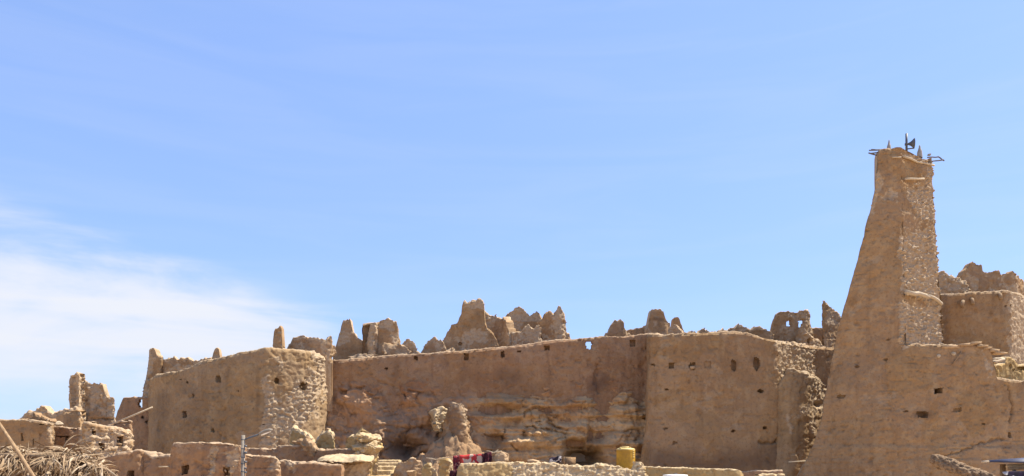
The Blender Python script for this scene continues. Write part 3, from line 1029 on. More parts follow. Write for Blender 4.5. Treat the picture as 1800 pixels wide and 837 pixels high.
wall('mud_pinnacle', 'slim leaning square pillar standing alone on the bastion top', 'pillar',
     [(480, 600, 57), (481, 590, 57), (483, 575, 57), (489, 576, 57), (495, 574, 57), (495.5, 592, 57), (496, 605, 57), (497, 610, 57)], 616, T=0.6, top=0.04, topf=2,
     rough=0.08, mat=MUD_RUIN, rawcap=True, round_=0.05, r=0.06, group=RU, ground=8, lumpamp=0.12)
wall('ruined_wall', 'broad low wall fragment with cracked top right of the slim pillar', 'ruin',
     [(504, 613, 59), (508, 603, 59), (514, 592, 59), (522, 590, 59), (532, 588, 59), (545, 593, 59), (557, 594, 59), (566, 596, 59), (574, 600, 59),
      (577, 593, 59.2), (584, 591, 59.2), (585, 606, 59.4)], 640, T=0.7, top=0.07, topf=2, rough=0.05, mat=MUD_RUIN, rawtop=0.3, rawcap=True, group=RU, topstones=16, stonesize=0.28, ground=8)
lumpy('mud_stub', 'rounded crumbling stub at the right corner of the bastion top', 'ruin', P(577, 622, 59.6), (0.45, 0.5, 0.75), seed=3, group=RU, lumps=0.2)

# ---- ruins behind the curtain wall, left to right
wall('ruined_wall', 'tall pinnacle ruin with a small block head, left of the saddle', 'ruin',
     [(585, 625, 64), (588, 610, 64), (593, 597, 64), (598, 582, 64), (601, 567, 64), (604, 563, 64), (612, 563, 64), (616, 561, 64), (617, 572, 64),
      (620, 581, 64), (625, 586, 64), (626, 594, 64), (634, 599, 64), (640, 601, 64), (647, 601, 63.6), (652, 592, 63.2)], 650, T=0.8, top=0.06, topf=1.6, rough=0.06,
     mat=MUD_RUIN, group=RU, topstones=14, stonesize=0.25, rawtop=0.15, ground=8,
     stain_shades=[([(600, 615), (640, 615)], 9, 0.2)])
wall('ruined_wall', 'square block ruin with a lit vertical crack, right of the pinnacle', 'ruin',
     [(646, 604, 63.5), (648, 590, 63.4), (650, 570, 63.2), (654, 566, 63.0), (660, 566, 63.0), (663, 572, 63.25), (665, 564, 63.5), (670, 562, 63.5), (680, 561, 63.5), (690, 562, 63.5),
      (698, 567, 63.6), (698.5, 573, 63.6), (702, 582, 63.8), (703, 595, 63.9), (703.5, 612, 64.1)], 650, T=1.4, top=0.05, topf=1.6, rough=0.05, mat=MUD_RUIN,
     raw=[[(650, 563), (664, 563), (664, 590), (654, 592)], [(682, 586), (698, 586), (698, 600), (685, 600)]], stones=16, stonesize=0.26, group=RU, round_=0.1, rawcap=True,
     topstones=18, cracks=[([(656, 588), (659, 614)], 2.0, 0.2)], rawtop=0.2, ground=8)
lumpy('rubble_mound', 'low rubble heap at the foot of the square block ruin', 'rubble mound', P(640, 628, 62.5), (1.9, 0.8, 0.32), seed=21, group='rubble mounds behind the curtain wall', lumps=0.3, amp=0.6, freq=2.2, rawamt=0.8)
lumpy('rubble_mound', 'brown rounded mound just left of the brick faced stub', 'rubble mound', P(689, 620, 62.6), (1.2, 0.8, 0.62), seed=22, group='rubble mounds behind the curtain wall', amp=0.5, freq=1.6, lumps=0.15)
wall('ruined_wall', 'small coursed stub with pointed top between two mounds', 'ruin',
     [(701, 620, 63), (705, 608, 63), (711, 600, 63), (717, 597, 63), (724, 597, 63), (730, 603, 63), (733, 616, 63.1), (742, 618, 63.4)], 650, T=1.0, top=0.08, topf=2, rough=0.06,
     mat=MUD_RUIN, group=RU, rawtop=1.2, rawcap=True, stones=40, stonesize=0.25, topstones=6, ground=8)
wall('ruined_wall', 'blunt cone shaped ruin left of the tall central keep', 'ruin',
     [(740, 616, 63), (746, 608, 63), (752, 598, 63), (756, 595, 63), (764, 594, 63), (772, 597, 63), (778, 600, 63), (782, 608, 63.1), (786, 616, 63.2), (800, 616, 63.6)], 650, T=1.2, top=0.08, topf=2,
     rough=0.06, mat=MUD_RUIN, group=RU, raw=[[(758, 593), (775, 596), (790, 620), (768, 618)]], stones=30, stonesize=0.26, topstones=10, rawtop=0.2, ground=8)
keep = wall('ruined_keep', 'tall central keep ruin with broken flat crown', 'ruin',
     [(777, 598, 65.5), (783, 590, 65.4), (789, 579, 65.2), (792, 574, 65), (800, 571, 65), (807, 563, 64.6), (812, 550, 64.4), (812.5, 536, 64.4), (816, 533, 64.4), (824, 532, 64.4), (832, 529, 64.4),
      (842, 527, 64.4), (850, 531, 64.4), (852, 543, 64.4), (852, 566, 64.4), (856, 578, 64.4), (865, 585, 64.4), (872, 594, 64.4), (876, 608, 64.5)], 640, T=1.0, top=0.07, topf=1.8,
     rough=0.06, broad=0.3, mat=MUD_RUIN, group=RU, raw=[[(812, 526), (856, 524), (854, 541), (812, 540)]], stones=26, stonesize=0.3, topstones=14, rawcap=True, ground=8,
     holes=[(806, 601, 812, 607, 0.4, 'oval')], stain_shades=[([(838, 548), (842, 560)], 6, 0.25)])
wall('ruined_wall', 'hollow ruined wall with crumbled edge right of the central keep', 'ruin',
     [(846, 540, 67), (852, 545, 67), (858, 552, 67), (864, 553, 67), (869, 556, 67), (876, 558, 67), (880, 562, 67), (884, 560, 66.6), (888, 562, 66), (890, 575, 65.4), (894, 585, 64.8), (896, 600, 64.4),
      (897, 610, 64.2)], 640, T=0.7, top=0.08, topf=2, rough=0.07, mat=MUD_RUIN, group=RU, raw=[[(848, 538), (875, 552), (868, 572), (852, 572)], [(883, 558), (897, 590), (897, 612), (876, 612), (880, 595), (888, 590)]],
     stones=40, stonesize=0.28, topstones=8, rawcap=True, lumpamp=0.2, ground=8)
wall('ruined_wall', 'round shouldered ruin wall between the keep and the pointed spire', 'ruin',
     [(882, 566, 68), (890, 557, 68), (897, 547, 68), (904, 541, 68), (913, 538.5, 68), (919, 541, 68), (925, 547, 68), (932, 552, 68), (938, 549, 68), (944, 547, 68), (949, 549, 68), (950, 560, 68), (956, 565, 67.8)],
     640, T=0.8, top=0.08, topf=1.8, rough=0.06, mat=MUD_RUIN, group=RU, rawcap=True, topstones=16, raw=[[(940, 545), (952, 547), (950, 562), (938, 556)]], stones=10, stonesize=0.28, ground=8)
wall('ruined_wall', 'low block ruin with dark left side in front of the round shouldered wall', 'ruin',
     [(896, 585, 65.6), (899, 583, 64.6), (902, 584, 64.2), (915, 583, 64.2), (925, 574, 64.3), (930, 571, 64.3), (934, 576, 64.3), (940, 576, 64.3), (947, 572, 64.3), (952, 576, 64.4), (954, 592, 64.5), (958, 600, 64.6)], 640, T=0.9, top=0.08, topf=1.8,
     rough=0.07, mat=MUD_RUIN, group=RU, rawcap=True, raw=[[(930, 575), (952, 570), (958, 605), (920, 606), (922, 590)]], stones=40, stonesize=0.27, topstones=10, ground=8, round_=0.15)
wall('ruined_wall', 'pointed spire ruin at the right end of the central group', 'ruin',
     [(946, 568, 65.6), (952, 561, 65.5), (960, 551, 65.4), (965, 548, 65.4), (971, 549, 65.4), (974, 556, 65.3), (978, 548, 65.2), (982, 542, 65.2), (986, 540.5, 65.2), (990, 546, 65.3), (992, 556, 65.5), (993, 572, 65.7), (995, 585, 65.9),
      (1000, 587, 66.0), (1003, 593, 66.2)], 640, T=1.0, top=0.06, topf=2, rough=0.06, mat=MUD_RUIN, group=RU, rawcap=True,
     raw=[[(974, 540), (994, 540), (998, 598), (968, 602), (966, 585), (972, 565)]], stones=60, stonesize=0.24, lump=(0.3, 0.16), topstones=6, ground=8)
wall('ruined_wall', 'flat topped wedge ruin above the single sky window of the curtain wall', 'ruin',
     [(1062, 592, 64), (1064, 584, 64), (1068, 583, 64), (1072, 574, 64), (1076, 563, 64), (1083, 562, 64), (1086, 566, 64), (1090, 563, 64), (1097, 565, 64), (1098, 578, 64.1), (1103, 583, 64.2), (1108, 588, 64.4)], 630, T=0.9, top=0.07,
     topf=2, rough=0.06, mat=MUD_RUIN, group=RU, rawtop=0.15, topstones=8, ground=9)
wall('ruined_wall', 'low slanting wall joining the wedge ruin and the square stump', 'ruin',
     [(1098, 580, 65), (1110, 578, 65), (1122, 578, 65), (1132, 575, 65), (1140, 574, 65)], 630, T=0.6, top=0.06, topf=1.6, rough=0.05, mat=MUD_RUIN, group=RU, topstones=6, ground=9)
wall('ruined_wall', 'square stump ruin, tallest right of the curtain wall window', 'ruin',
     [(1136, 578, 64), (1139, 570, 64), (1141, 558, 64), (1143, 547, 64), (1150, 545, 64), (1160, 545, 64), (1167, 547, 64), (1170, 556, 64), (1173, 564, 64.1), (1178, 567, 64.3), (1180, 580, 64.4)], 630, T=1.1, top=0.05, topf=1.8,
     rough=0.05, mat=MUD_RUIN, group=RU, rawtop=0.2, rawcap=True, topstones=8, ground=9, stain_shades=[([(1150, 561), (1164, 562)], 3.5, 0.5), ([(1157, 566), (1158, 570)], 3, 0.4)])
wall('ruined_wall', 'thin rounded finger ruin right of the square stump', 'ruin',
     [(1178, 582, 65), (1182, 575, 65), (1183, 560, 65), (1186, 556, 65), (1192, 556, 65), (1196, 562, 65), (1197, 570, 65), (1201, 578, 65), (1204, 585, 65)], 630, T=0.9, top=0.05, topf=1.6, rough=0.05, mat=MUD_RUIN, group=RU, ground=9)
lumpy('rubble_mound', 'small sunlit mound at the foot of the thin finger ruin', 'rubble mound', P(1187, 584, 62.5), (0.9, 0.6, 0.5), seed=25, group='rubble mounds behind the curtain wall', amp=0.5, freq=1.5, rawamt=0.9)

# ---- right curtain bastion with a row of openings
bast2 = wall('bastion', 'tall flat mud bastion with a row of five small openings', 'bastion',
     [(1137, 588.5, 60.2), (1141, 587.5, 56.0), (1160, 587, 55.3), (1200, 586, 55), (1250, 584, 55), (1290, 582, 55), (1320, 586, 55), (1345, 593, 55), (1364, 596, 55.0), (1366, 597, 55.2), (1385, 601, 56.2),
      (1410, 606, 57.4), (1432, 610, 58.6), (1470, 610, 59.2)], 850, patch=0.05, T=0.9, rough=0.045, broad=0.15, top=0.04, batter=0.02, round_=0.55, lumpamp=0.17, lump=(0.32, 0.2), r=0.2,
     holes=[(1175, 637, 1186, 648, 0.45), (1212, 637, 1222, 650, 0.35), (1238, 635, 1250, 648, 0.12), (1284, 632, 1295, 652, 0.35, 'oval'), (1324, 628, 1336, 653, 0.5, 'oval'),
            (1331, 684, 1342, 691, 0.7, 'oval'), (1340, 749, 1349, 755, 0.7, 'oval'), (1372, 745, 1379, 753, 0.7, 'oval'), (1286, 755, 1293, 761, 0.5, 'oval'),
            (1168, 683, 1175, 687, 0.3, 'oval'), (1167, 752, 1174, 756, 0.2, 'oval'), (1181, 776, 1190, 782, 0.2, 'oval'), (1143, 640, 1152, 644, 0.25, 'oval')],
     cracks=[([(1337, 778), (1352, 779), (1364, 777), (1373, 773)], 2.2, 0.3)],
     raw=[[(1362, 597), (1372, 597), (1432, 612), (1432, 655), (1405, 655), (1380, 668), (1366, 655)]], stones=110, stonesize=0.28,
     stain_shades=[([(1160, 812), (1250, 822), (1380, 800)], 26, 0.55), ([(1378, 785), (1378, 830)], 12, 0.75), ([(1322, 632), (1330, 636)], 7, 0.4), ([(1289, 638), (1292, 642)], 8, 0.25)],  # damp foot; upright strip is the shadow beside the buttress, painted
     xwarp=lambda fr, z: -0.80 * np.clip((10.6 - z) / 6.0, 0, 2) ** 1.7 * np.clip(1 - (fr - 0.25) / 0.30, 0, 1), topstones=12)
o = MB()
o.box(tuple(P(1217, 646, 54.9)), (0.34, 0.22, 0.20), 0.1, 0.03)  # pale block added in place of a sunlit patch inside the niche
link('stone', o.mesh('stone', STONE), bast2)

# broken rubble column right of it
wall('broken_buttress', 'crumbling buttress with pale broken right edge in the corner before the tower', 'buttress',
     [(1362, 690, 55.4), (1370, 672, 54.95), (1380, 657, 54.85), (1384, 649, 54.70), (1394, 648, 54.65), (1404, 652, 54.65), (1414, 655, 54.75), (1424, 657, 55.1), (1434, 661, 55.6), (1442, 667, 56.1), (1448, 675, 56.6), (1452, 686, 57.1), (1453, 700, 57.6), (1451, 722, 58.2)], 850, T=1.3,
     rough=0.06, broad=0.16, top=0.05, mat=MUD_KHAKI, lumpamp=0.17, lump=(0.34, 0.20), round_=0.35, batter=0.02,
     raw=[[(1404, 645), (1440, 655), (1460, 690), (1456, 725), (1440, 728), (1400, 735), (1404, 720), (1424, 712), (1428, 690), (1418, 672)], [(1424, 728), (1432, 728), (1436, 765), (1424, 765)], [(1384, 728), (1392, 735), (1392, 765), (1386, 760)]],
     stones=40, stonesize=0.30, rawcap=True,
     push=lambda a, b, p: -0.10 * np.clip((b - 732) / 5, 0, 1) * np.clip((a - 1400) / 6, 0, 1) * (1 - 0.8 * np.exp(-((a - 1428) / 4) ** 2) * (b < 768)) + 0.25 * np.clip((b - 745) / 85, 0, 1)
                          - 0.5 * np.exp(-(((a - 1441) / 6) ** 2 + ((b - 711) / 4) ** 2)),
     stain_shades=[([(1436, 745), (1442, 740)], 10, 0.35), ([(1405, 775), (1425, 785)], 14, 0.25)])  # painted shade under the broken edge and in the recess below
for q_ in (((1386, 812.5, 53.0), (1418, 810.5, 53.2)), ((1408, 826, 52.2), (1417, 815, 52.6))):
    pq = MB().tube([P(*q_[0]), P(*q_[1])], 0.045, 8)
    link('pale_stick', pq.mesh('pale_stick', WOOD_PALE, True), None, 'pale straight stick fixed level at the buttress foot' if q_[0][0] < 1400 else 'short slanting pale stick below the level one at the buttress foot', 'stick')

# ---- ruins behind the right bastion
for lab, prof, yy in (('low flat heap of broken wall at the left on the right bastion', [(1206, 586), (1222, 583), (1236, 581), (1252, 584), (1262, 585)], 60),
                ('low jagged wall stub left of the windowed ruin', [(1262, 584), (1268, 579), (1280, 579), (1290, 578), (1293, 574), (1302, 570), (1312, 573), (1318, 577), (1330, 573), (1340, 576), (1352, 581), (1360, 588)], 60.5)):
    wall('ruined_wall', lab, 'ruin', [(a, b, yy) for a, b in prof], 610, T=0.7, top=0.1, topf=2.2, rough=0.07, mat=MUD_RUIN, group=RU, rawtop=0.3, topstones=16, stonesize=0.3, ground=9)
wall('ruined_wall', 'square ruin with two sky windows beside the tower', 'ruin',
     [(1353, 592, 61), (1356, 580, 61), (1360, 562, 61), (1364, 554, 61), (1369, 549, 61), (1382, 548, 61), (1394, 548, 61), (1405, 547, 61), (1415, 545, 61), (1418, 548, 61), (1419, 547, 61.2), (1423, 546, 61.4), (1424, 562, 61.6), (1427, 580, 61.8),
      (1429, 600, 62)], 625, T=0.32, top=0.04, topf=1.5, rough=0.05, mat=MUD_RUIN, group=RU, topstones=12, rawcap=True, ground=9, round_=0.1,
     holes=[(1382, 564, 1391, 574, None), (1403, 563, 1412, 577, None)], raw=[[(1400, 574), (1415, 574), (1420, 545), (1432, 545), (1432, 610), (1402, 610)]], stones=30, stonesize=0.3, lumpamp=0.25)
wall('broken_wall', 'pale sunlit remnant of broken wall below the two sky windows', 'ruin',
     [(1398, 592, 60.3), (1402, 580, 60.1), (1408, 574, 59.9), (1414, 575, 59.8), (1417, 582, 59.7), (1421, 590, 59.8), (1428, 594, 60.0), (1434, 600, 60.3), (1441, 604, 60.6), (1448, 610, 61)], 625, T=0.9, mat=MUD_RUIN, top=0.09, topf=2, rough=0.08, broad=0.3,
     raw=[[(1402, 570), (1420, 572), (1450, 612), (1412, 612), (1408, 590)]], rawcap=True, stones=20, stonesize=0.3, lumpamp=0.3, topstones=6, ground=9, holes=[(1418, 594, 1424, 604, 0.5, 'oval')])
wall('ruined_wall', 'low dark wall between the two window ruin and the leaning spire', 'ruin',
     [(1424, 577, 64), (1436, 576, 64), (1450, 576, 64)], 625, T=0.6, top=0.03, rough=0.05, mat=MUD_RUIN, group=RU, ground=9)
wall('ruined_wall', 'leaning pointed spire just left of the tall tower', 'ruin',
     [(1444.5, 560, 61.2), (1445.5, 540, 61.1), (1446, 529, 61), (1449, 527, 61), (1454, 533, 61), (1461, 538, 61.2), (1468, 545, 61.4), (1474, 551, 61.6), (1478, 560, 61.8), (1484, 575, 62)], 625, T=0.7, top=0.05, topf=2, rough=0.06, mat=MUD_RUIN,
     group=RU, raw=[[(1452, 548), (1476, 550), (1478, 576), (1456, 578), (1450, 560)]], stones=40, stonesize=0.24, topstones=6, ground=9, xwarp=lambda fr, z: 0.12 * np.clip(16 - z, 0, 4) * (fr < 0.3))

# ---- tower and the big wall it rises from
TW = 'tall tapering mud tower rising from a broad blank wall'
tower = wall('tower', TW, 'tower',
     [(1398, 848, 52.9), (1403, 836, 52.8), (1414, 820, 52.6), (1425, 800, 52.4), (1434, 778, 52.2), (1440, 757, 52.05), (1446, 728, 51.95), (1452, 692, 51.85), (1461, 645, 51.7), (1470, 600, 51.5), (1480, 560, 51.2), (1490, 520, 51.0), (1500, 484, 50.8), (1510, 450, 50.6), (1520, 410, 50.4), (1530, 370, 50.3), (1537, 334, 50.2), (1542, 300, 50.1),
      (1543.5, 270, 50.1), (1546, 262, 50.1), (1565, 260, 50.05), (1583, 258, 50), (1586.5, 259, 50), (1587.5, 606, 50), (1620, 607, 50), (1660, 608, 50), (1690, 606, 50), (1715, 605, 50), (1730, 612, 50), (1736, 620, 50),
      (1740, 640, 50), (1744, 664, 50), (1765, 669, 50), (1790, 671, 50), (1830, 672, 50), (1960, 676, 50.5)], 850, patch=0.05, T=0.8, cell=1.7, batter=0.03, rough=0.05, broad=0.16, top=0.03, round_=0.4,
     holes=[(1641, 682, 1656, 693, 2.2), (1612, 723, 1632, 735, 0.5), (1674, 717, 1688, 724, 0.2), (1501, 643, 1510, 648, 0.2, 'oval'), (1553, 629, 1562, 635, 0.15, 'oval'),
            (1471, 693, 1487, 701, 0.25, 'oval'), (1588, 721, 1597, 725, 0.2, 'oval'), (1772, 759, 1780, 770, 0.3, 'oval'), (1725, 744, 1732, 748, 0.15, 'oval'), (1558, 595, 1565, 599, 0.12, 'oval')],
     cracks=[([(1773, 680), (1776, 705), (1780, 712), (1777, 735), (1775, 742)], 1.6, 0.22), ([(1645, 806), (1662, 803), (1690, 792), (1712, 783), (1735, 776), (1755, 770), (1763, 772)], 1.5, 0.2),
             ([(1440, 803), (1520, 797), (1590, 794), (1700, 787), (1800, 781)], 1.0, 0.05), ([(1430, 818), (1500, 812), (1545, 815), (1600, 806)], 1.0, 0.06), ([(1420, 830), (1600, 828), (1640, 820)], 1.0, 0.05)],
     raw=[[(1548, 340), (1590, 332), (1590, 362), (1560, 350)], [(1540, 300), (1552, 320), (1538, 380), (1524, 380)], [(1585, 600), (1600, 606), (1590, 614)], [(1722, 606), (1746, 640), (1742, 668), (1735, 640)]], stones=14, stonesize=0.24, lumpamp=0.1,
     stain_shades=[([(1560, 346), (1575, 350)], 5, 0.35), ([(1612, 729), (1632, 729)], 8, 0.45), ([(1550, 600), (1600, 640)], 12, 0.12)],
     xwarp=lambda fr, z: np.where(fr < 0.30, 0.10 * fbm(np.stack([z * 1.1, 0 * z, 0 * z], -1), 4, 79, 0.6), 0.0),
     push=lambda a, b, p: -0.28 * np.clip((a - 1577) / 10, 0, 1) ** 2 * (b < 604) * (a < 1592) + 0.10 * np.clip((b - 782 + 5 * fbm(p * 0.5, 3, 77)) / 5, 0, 1) + 0.05 * np.clip((b - 806) / 4, 0, 1)
                          - 0.03 * np.clip(fbm(p * 2.2, 4, 78) - 0.1, 0, 1))

# other three sides of the tower: loft between the foot and the top
def tower_sides():
    lev = np.linspace(0, 1, 230)
    zt_, zb_ = wz(262, 50.2), wz(611, 50)
    lv_py = 611 + (262 - 611) * lev
    Fpx = np.interp(lv_py, [262, 440, 520, 640], [1583, 1583, 1585, 1587])
    Rpx = np.interp(lv_py, [262, 275, 330, 400, 480, 520, 605, 640], [1640, 1641, 1642.5, 1646, 1651, 1656, 1660, 1662])
    Lpx = np.interp(lv_py, [262, 300, 370, 450, 520, 600, 640], [1545, 1544, 1532, 1512, 1492, 1472, 1462])
    V = []
    z = zb_ + (zt_ - zb_) * lev
    Yf = 50.0 - 0.03 * (zt_ - z) + 0.0
    Fc = np.stack([wx(Fpx, Yf), Yf], -1)
    Yr = Yf + np.interp(lev, [0, 1], [2.2, 1.55])
    Rc = np.stack([wx(Rpx, Yr), Yr], -1)
    Yl = 51.4 - 0.03 * (zt_ - z) * 0.5 + 0.3
    Lc = np.stack([wx(Lpx + 1.5, Yl), Yl], -1)
    Yb2 = Yl + 2.4
    Bc = np.stack([Rc[:, 0] - (Fc[:, 0] - Lc[:, 0]) * 0.8, Yb2], -1)
    c = 0.062
    parts = []
    for nm, a, b in (('side_wall', Fc, Rc), ('back_wall', Rc, Bc), ('back_wall', Bc, Lc)):
        n = int(np.linalg.norm(a - b, axis=-1).max() / c)
        t = np.linspace(0, 1, n)
        xy = a[None] * (1 - t)[:, None, None] + b[None] * t[:, None, None]          # n, lev, 2
        if nm == 'side_wall':      # the mesh also wraps the rounded front corner and dies into the left face
            u = np.arange(-1.15, np.linalg.norm(a - b, axis=-1).max() + c, c)
            n = len(u)
            ln = np.linalg.norm(b - a, axis=-1)
            e1 = (b - a) / ln[:, None]
            t = np.clip(u / ln.max(), 0, 1)
            left = a[None] + u[:, None, None] * np.array([0.985, -0.17])[None, None] + np.array([0.0, 0.24])[None, None] * np.clip((-u - 0.30) / 0.6, 0, 1)[:, None, None]
            right = a[None] + np.clip(u, 0, None)[:, None, None] / ln.max() * (b - a)[None]
            xy = np.where(u[:, None, None] < 0, left, right)
            kw = 5
            ker = np.hanning(2 * kw + 3)[1:-1]
            ker /= ker.sum()
            ext = np.concatenate([2 * xy[:1] - xy[kw:0:-1], xy, 2 * xy[-1:] - xy[-2:-kw - 2:-1]])
            xy = sum(ker[i_] * ext[i_:i_ + n] for i_ in range(2 * kw + 1))
        Z = np.broadcast_to(z[None], xy.shape[:2]).copy()
        if nm == 'side_wall':      # the crown drops a little to the right
            drop = (t * 0.5)[:, None] * (lev[None] ** 14)
            Z -= drop
        d = np.gradient(xy, axis=0)
        d = d / np.linalg.norm(d, axis=-1, keepdims=True)
        nn = np.stack([d[..., 1], -d[..., 0]], -1)
        p = np.concatenate([xy, Z[..., None]], -1)
        PXs = CX + F * p[..., 0] / p[..., 1]
        PYs = HY - F * (p[..., 2] - EYE) / p[..., 1]
        disp = 0.16 * fbm(p * 0.35, 3, 1) + 0.05 * fbm(p * 1.7, 4, 2, 0.55) + 0.085 * (fbm(p * 3.6, 4, 25, 0.62) + 0.5 * np.abs(fbm(p * 6.5, 2, 26)))
        rawm = np.zeros(p.shape[:2])
        if nm == 'side_wall':
            j = fbm(p * 1.5, 4, 204, 0.6) * 14
            for poly in ([(1588, 275), (1645, 270), (1640, 288), (1600, 283)], [(1596, 330), (1642, 322), (1648, 395), (1615, 385), (1600, 360), (1590, 345)],
                         [(1625, 290), (1648, 285), (1648, 340), (1630, 335)],
                         [(1580, 420), (1610, 405), (1650, 400), (1665, 620), (1632, 620), (1625, 530), (1582, 515)], [(1580, 530), (1600, 540), (1635, 545), (1640, 615), (1580, 615)]):
                rawm = np.maximum(rawm, in_poly(PXs + j, PYs + j * 0.8, poly) * 1.0)
        else:
            rawm = (fbm(p * 0.8, 3, 205) > 0.05) * 1.0
        f1, f2, val = worley(np.stack([p[..., 0] / 0.30, p[..., 1] / 0.30, p[..., 2] / 0.18], -1) + 0.35 * np.stack([fbm(p * 3, 2, 206), fbm(p * 3, 2, 207), fbm(p * 3, 2, 208)], -1), 209)
        lum = np.clip((f2 - f1) * 2.6, 0, 1) ** 0.6 * np.clip(1.25 - f1, 0, 1) * np.clip(val * 1.5 - 0.15, 0, 1) + 0.3 * fbm(p * 5, 3, 212)
        disp = disp + np.where(rawm > 0, 0.20 * lum - 0.05, 0)
        edge = np.minimum(t, 1 - t)[:, None] * np.linalg.norm(b - a, axis=-1)[None]
        edge = np.where((nm == 'side_wall') & (t[:, None] < 0.5), 9, edge)
        disp = disp - 0.12 * np.clip(1 - edge / 0.22, 0, 1) ** 2
        q = p.copy()
        q[..., 0] += nn[..., 0] * disp
        q[..., 1] += nn[..., 1] * disp
        q[..., 2] += np.where(lev[None] > 0.995, 0.10 * fbm(p * 1.5, 3, 210), 0)
        I = np.arange(q.shape[0] * q.shape[1]).reshape(q.shape[:2])
        Q = np.stack([I[:-1, :-1], I[1:, :-1], I[1:, 1:], I[:-1, 1:]], -1).reshape(-1, 4)
        me = mesh_np(nm, q.reshape(-1, 3), Q, MUD, True, {'raw': rawm, 'stain_shade': 0 * rawm})
        o = link(nm, me, tower)
        if nm == 'side_wall':
            o['label'] = 'rough crumbling right face of the tower'
            sel = np.nonzero(rawm.ravel() > 0.5)[0]
            nrm = np.concatenate([nn, 0 * nn[..., :1]], -1).reshape(-1, 3)
            stones_on(o, q.reshape(-1, 3)[sel], nrm[sel], 200, 0.25)
    # crown roof
    a = np.array([Lc[-1], Fc[-1], Rc[-1], Bc[-1]])
    n = 24
    u = np.linspace(0, 1, n)
    U, Vv = np.meshgrid(u, u, indexing='ij')
    xy = (a[0][None, None] * ((1 - U) * (1 - Vv))[..., None] + a[1][None, None] * (U * (1 - Vv))[..., None] + a[2][None, None] * (U * Vv)[..., None] + a[3][None, None] * ((1 - U) * Vv)[..., None])
    Zr = zt_ - 0.02 - 0.5 * U * Vv + 0.12 * fbm(np.concatenate([xy, 0 * xy[..., :1]], -1) * 1.2, 3, 211)
    I = np.arange(n * n).reshape(n, n)
    Q = np.stack([I[:-1, :-1], I[1:, :-1], I[1:, 1:], I[:-1, 1:]], -1).reshape(-1, 4)
    me = mesh_np('roof', np.concatenate([xy, Zr[..., None]], -1).reshape(-1, 3), Q, MUD, True, {'raw': np.ones(n * n), 'stain_shade': np.zeros(n * n)})
    link('roof', me, tower)


tower_sides()


def beam(parent, name, pts, r, mat, label=None, cat=None, group=None, n=8):
    path = [P(*p) for p in pts]
    if len(path) == 2:
        path = [path[0], path[0].lerp(path[1], 0.33) + Vector((0, 0, 0.02)), path[0].lerp(path[1], 0.7) - Vector((0, 0, 0.01)), path[1]]
    m = MB().tube(path, r, n)
    return link(name, m.mesh(name, mat, True), parent, label, cat, group)


# timbers built into the tower
beam(tower, 'beam', [(1588, 275, 49.9), (1600, 279, 50.3), (1612, 285, 50.75), (1626, 287, 51.1), (1642, 291, 51.5)], 0.07, WOOD_PALE)
beam(tower, 'beam', [(1568, 277, 49.95), (1584, 276.5, 49.93)], 0.055, WOOD_PALE)
beam(tower, 'beam', [(1591, 315, 50.02), (1624, 314.5, 50.72)], 0.075, WOOD_PALE)
beam(tower, 'beam', [(1592, 513, 49.4), (1608, 517, 49.75), (1614, 516, 49.9), (1624, 519, 50.15), (1632, 522, 50.4)], 0.15, WOOD_PALE, 'bleached curved palm beam low on the tower')
beam(tower, 'beam', [(1628, 519, 50.25), (1640, 523, 50.6), (1648, 528, 50.95), (1655, 535, 51.2)], 0.12, WOOD_PALE)
for ax, ay, bx, by in ((1572, 262, 1528, 264.5), (1566, 265, 1529, 270), (1555, 277, 1527, 269), (1560, 264, 1532, 263)):
    beam(tower, 'stick', [(ax, ay, 50.6), (bx, by, 50.2)], 0.045, WOOD_GREY)
for ax, ay, bx, by in ((1630, 277, 1650, 276), (1632, 285, 1659, 281), (1648, 275, 1660, 283)):
    beam(tower, 'stick', [(ax, ay, 51.3), (bx, by, 51.2)], 0.045, WOOD_GREY)


def finial(label, px, py0, py1, Y, wid, seed):
    h = wz(py1, Y) - wz(py0, Y)
    prof = [(wid * 0.95, -0.3), (wid, 0), (wid * 0.9, h * 0.25), (wid * 0.55, h * 0.5), (wid * 0.34, h * 0.72), (wid * 0.3, h * 0.88), (wid * 0.12, h)]
    c = P(px, py0, Y)
    m = MB().lathe(prof, c, 14)
    v = m.v[0]
    m.v[0] = v + 0.05 * np.stack([fbm(v * 3 + seed, 2, 1), fbm(v * 3 + seed, 2, 2), fbm(v * 3, 2, 3)], -1)
    link('finial', m.mesh('finial', GREYSTONE, True), tower, label)


finial('slim grey pointed finial on the left corner', 1562, 261, 246, 50.6, 0.15, 1)
finial('squat grey pointed finial on the right side', 1616, 270, 256, 51.0, 0.17, 2)
lumpy('cap_stone', None, None, P(1634, 272, 51.3), (0.13, 0.13, 0.1), GREYSTONE, 4, sub=3, parent=tower)
# loudspeaker on its post
sp_root = bpy.data.objects.new('loudspeaker', None)
C.objects.link(sp_root)
sp_root.location = P(1593, 262, 51.0)
sp_root['label'] = 'grey horn loudspeaker on a short post on the tower top'
sp_root['category'] = 'loudspeaker'
def rel(v):
    return Vector(v) - sp_root.location
p0, p1 = rel(P(1593.5, 266, 51.0)), rel(P(1593.5, 235, 51.0))
link('post', MB().tube([p0, p1], 0.075, 10).mesh('post', METAL_DARK, True), sp_root)
c0 = rel(P(1595, 253.5, 51.0))
ax = Vector((0.93, -0.30, 0.02)).normalized()
horn = MB().tube([c0 + ax * t for t in (0.0, 0.06, 0.16, 0.26, 0.36, 0.42, 0.425, 0.43, 0.36, 0.2)], [0.06, 0.08, 0.12, 0.19, 0.29, 0.345, 0.35, 0.33, 0.24, 0.05], 20)
link('horn', horn.mesh('horn', METAL_DARK, True), sp_root)
link('driver', MB().tube([c0 - ax * 0.16, c0 + ax * 0.02], 0.085, 12).mesh('driver', METAL_DARK, True), sp_root)
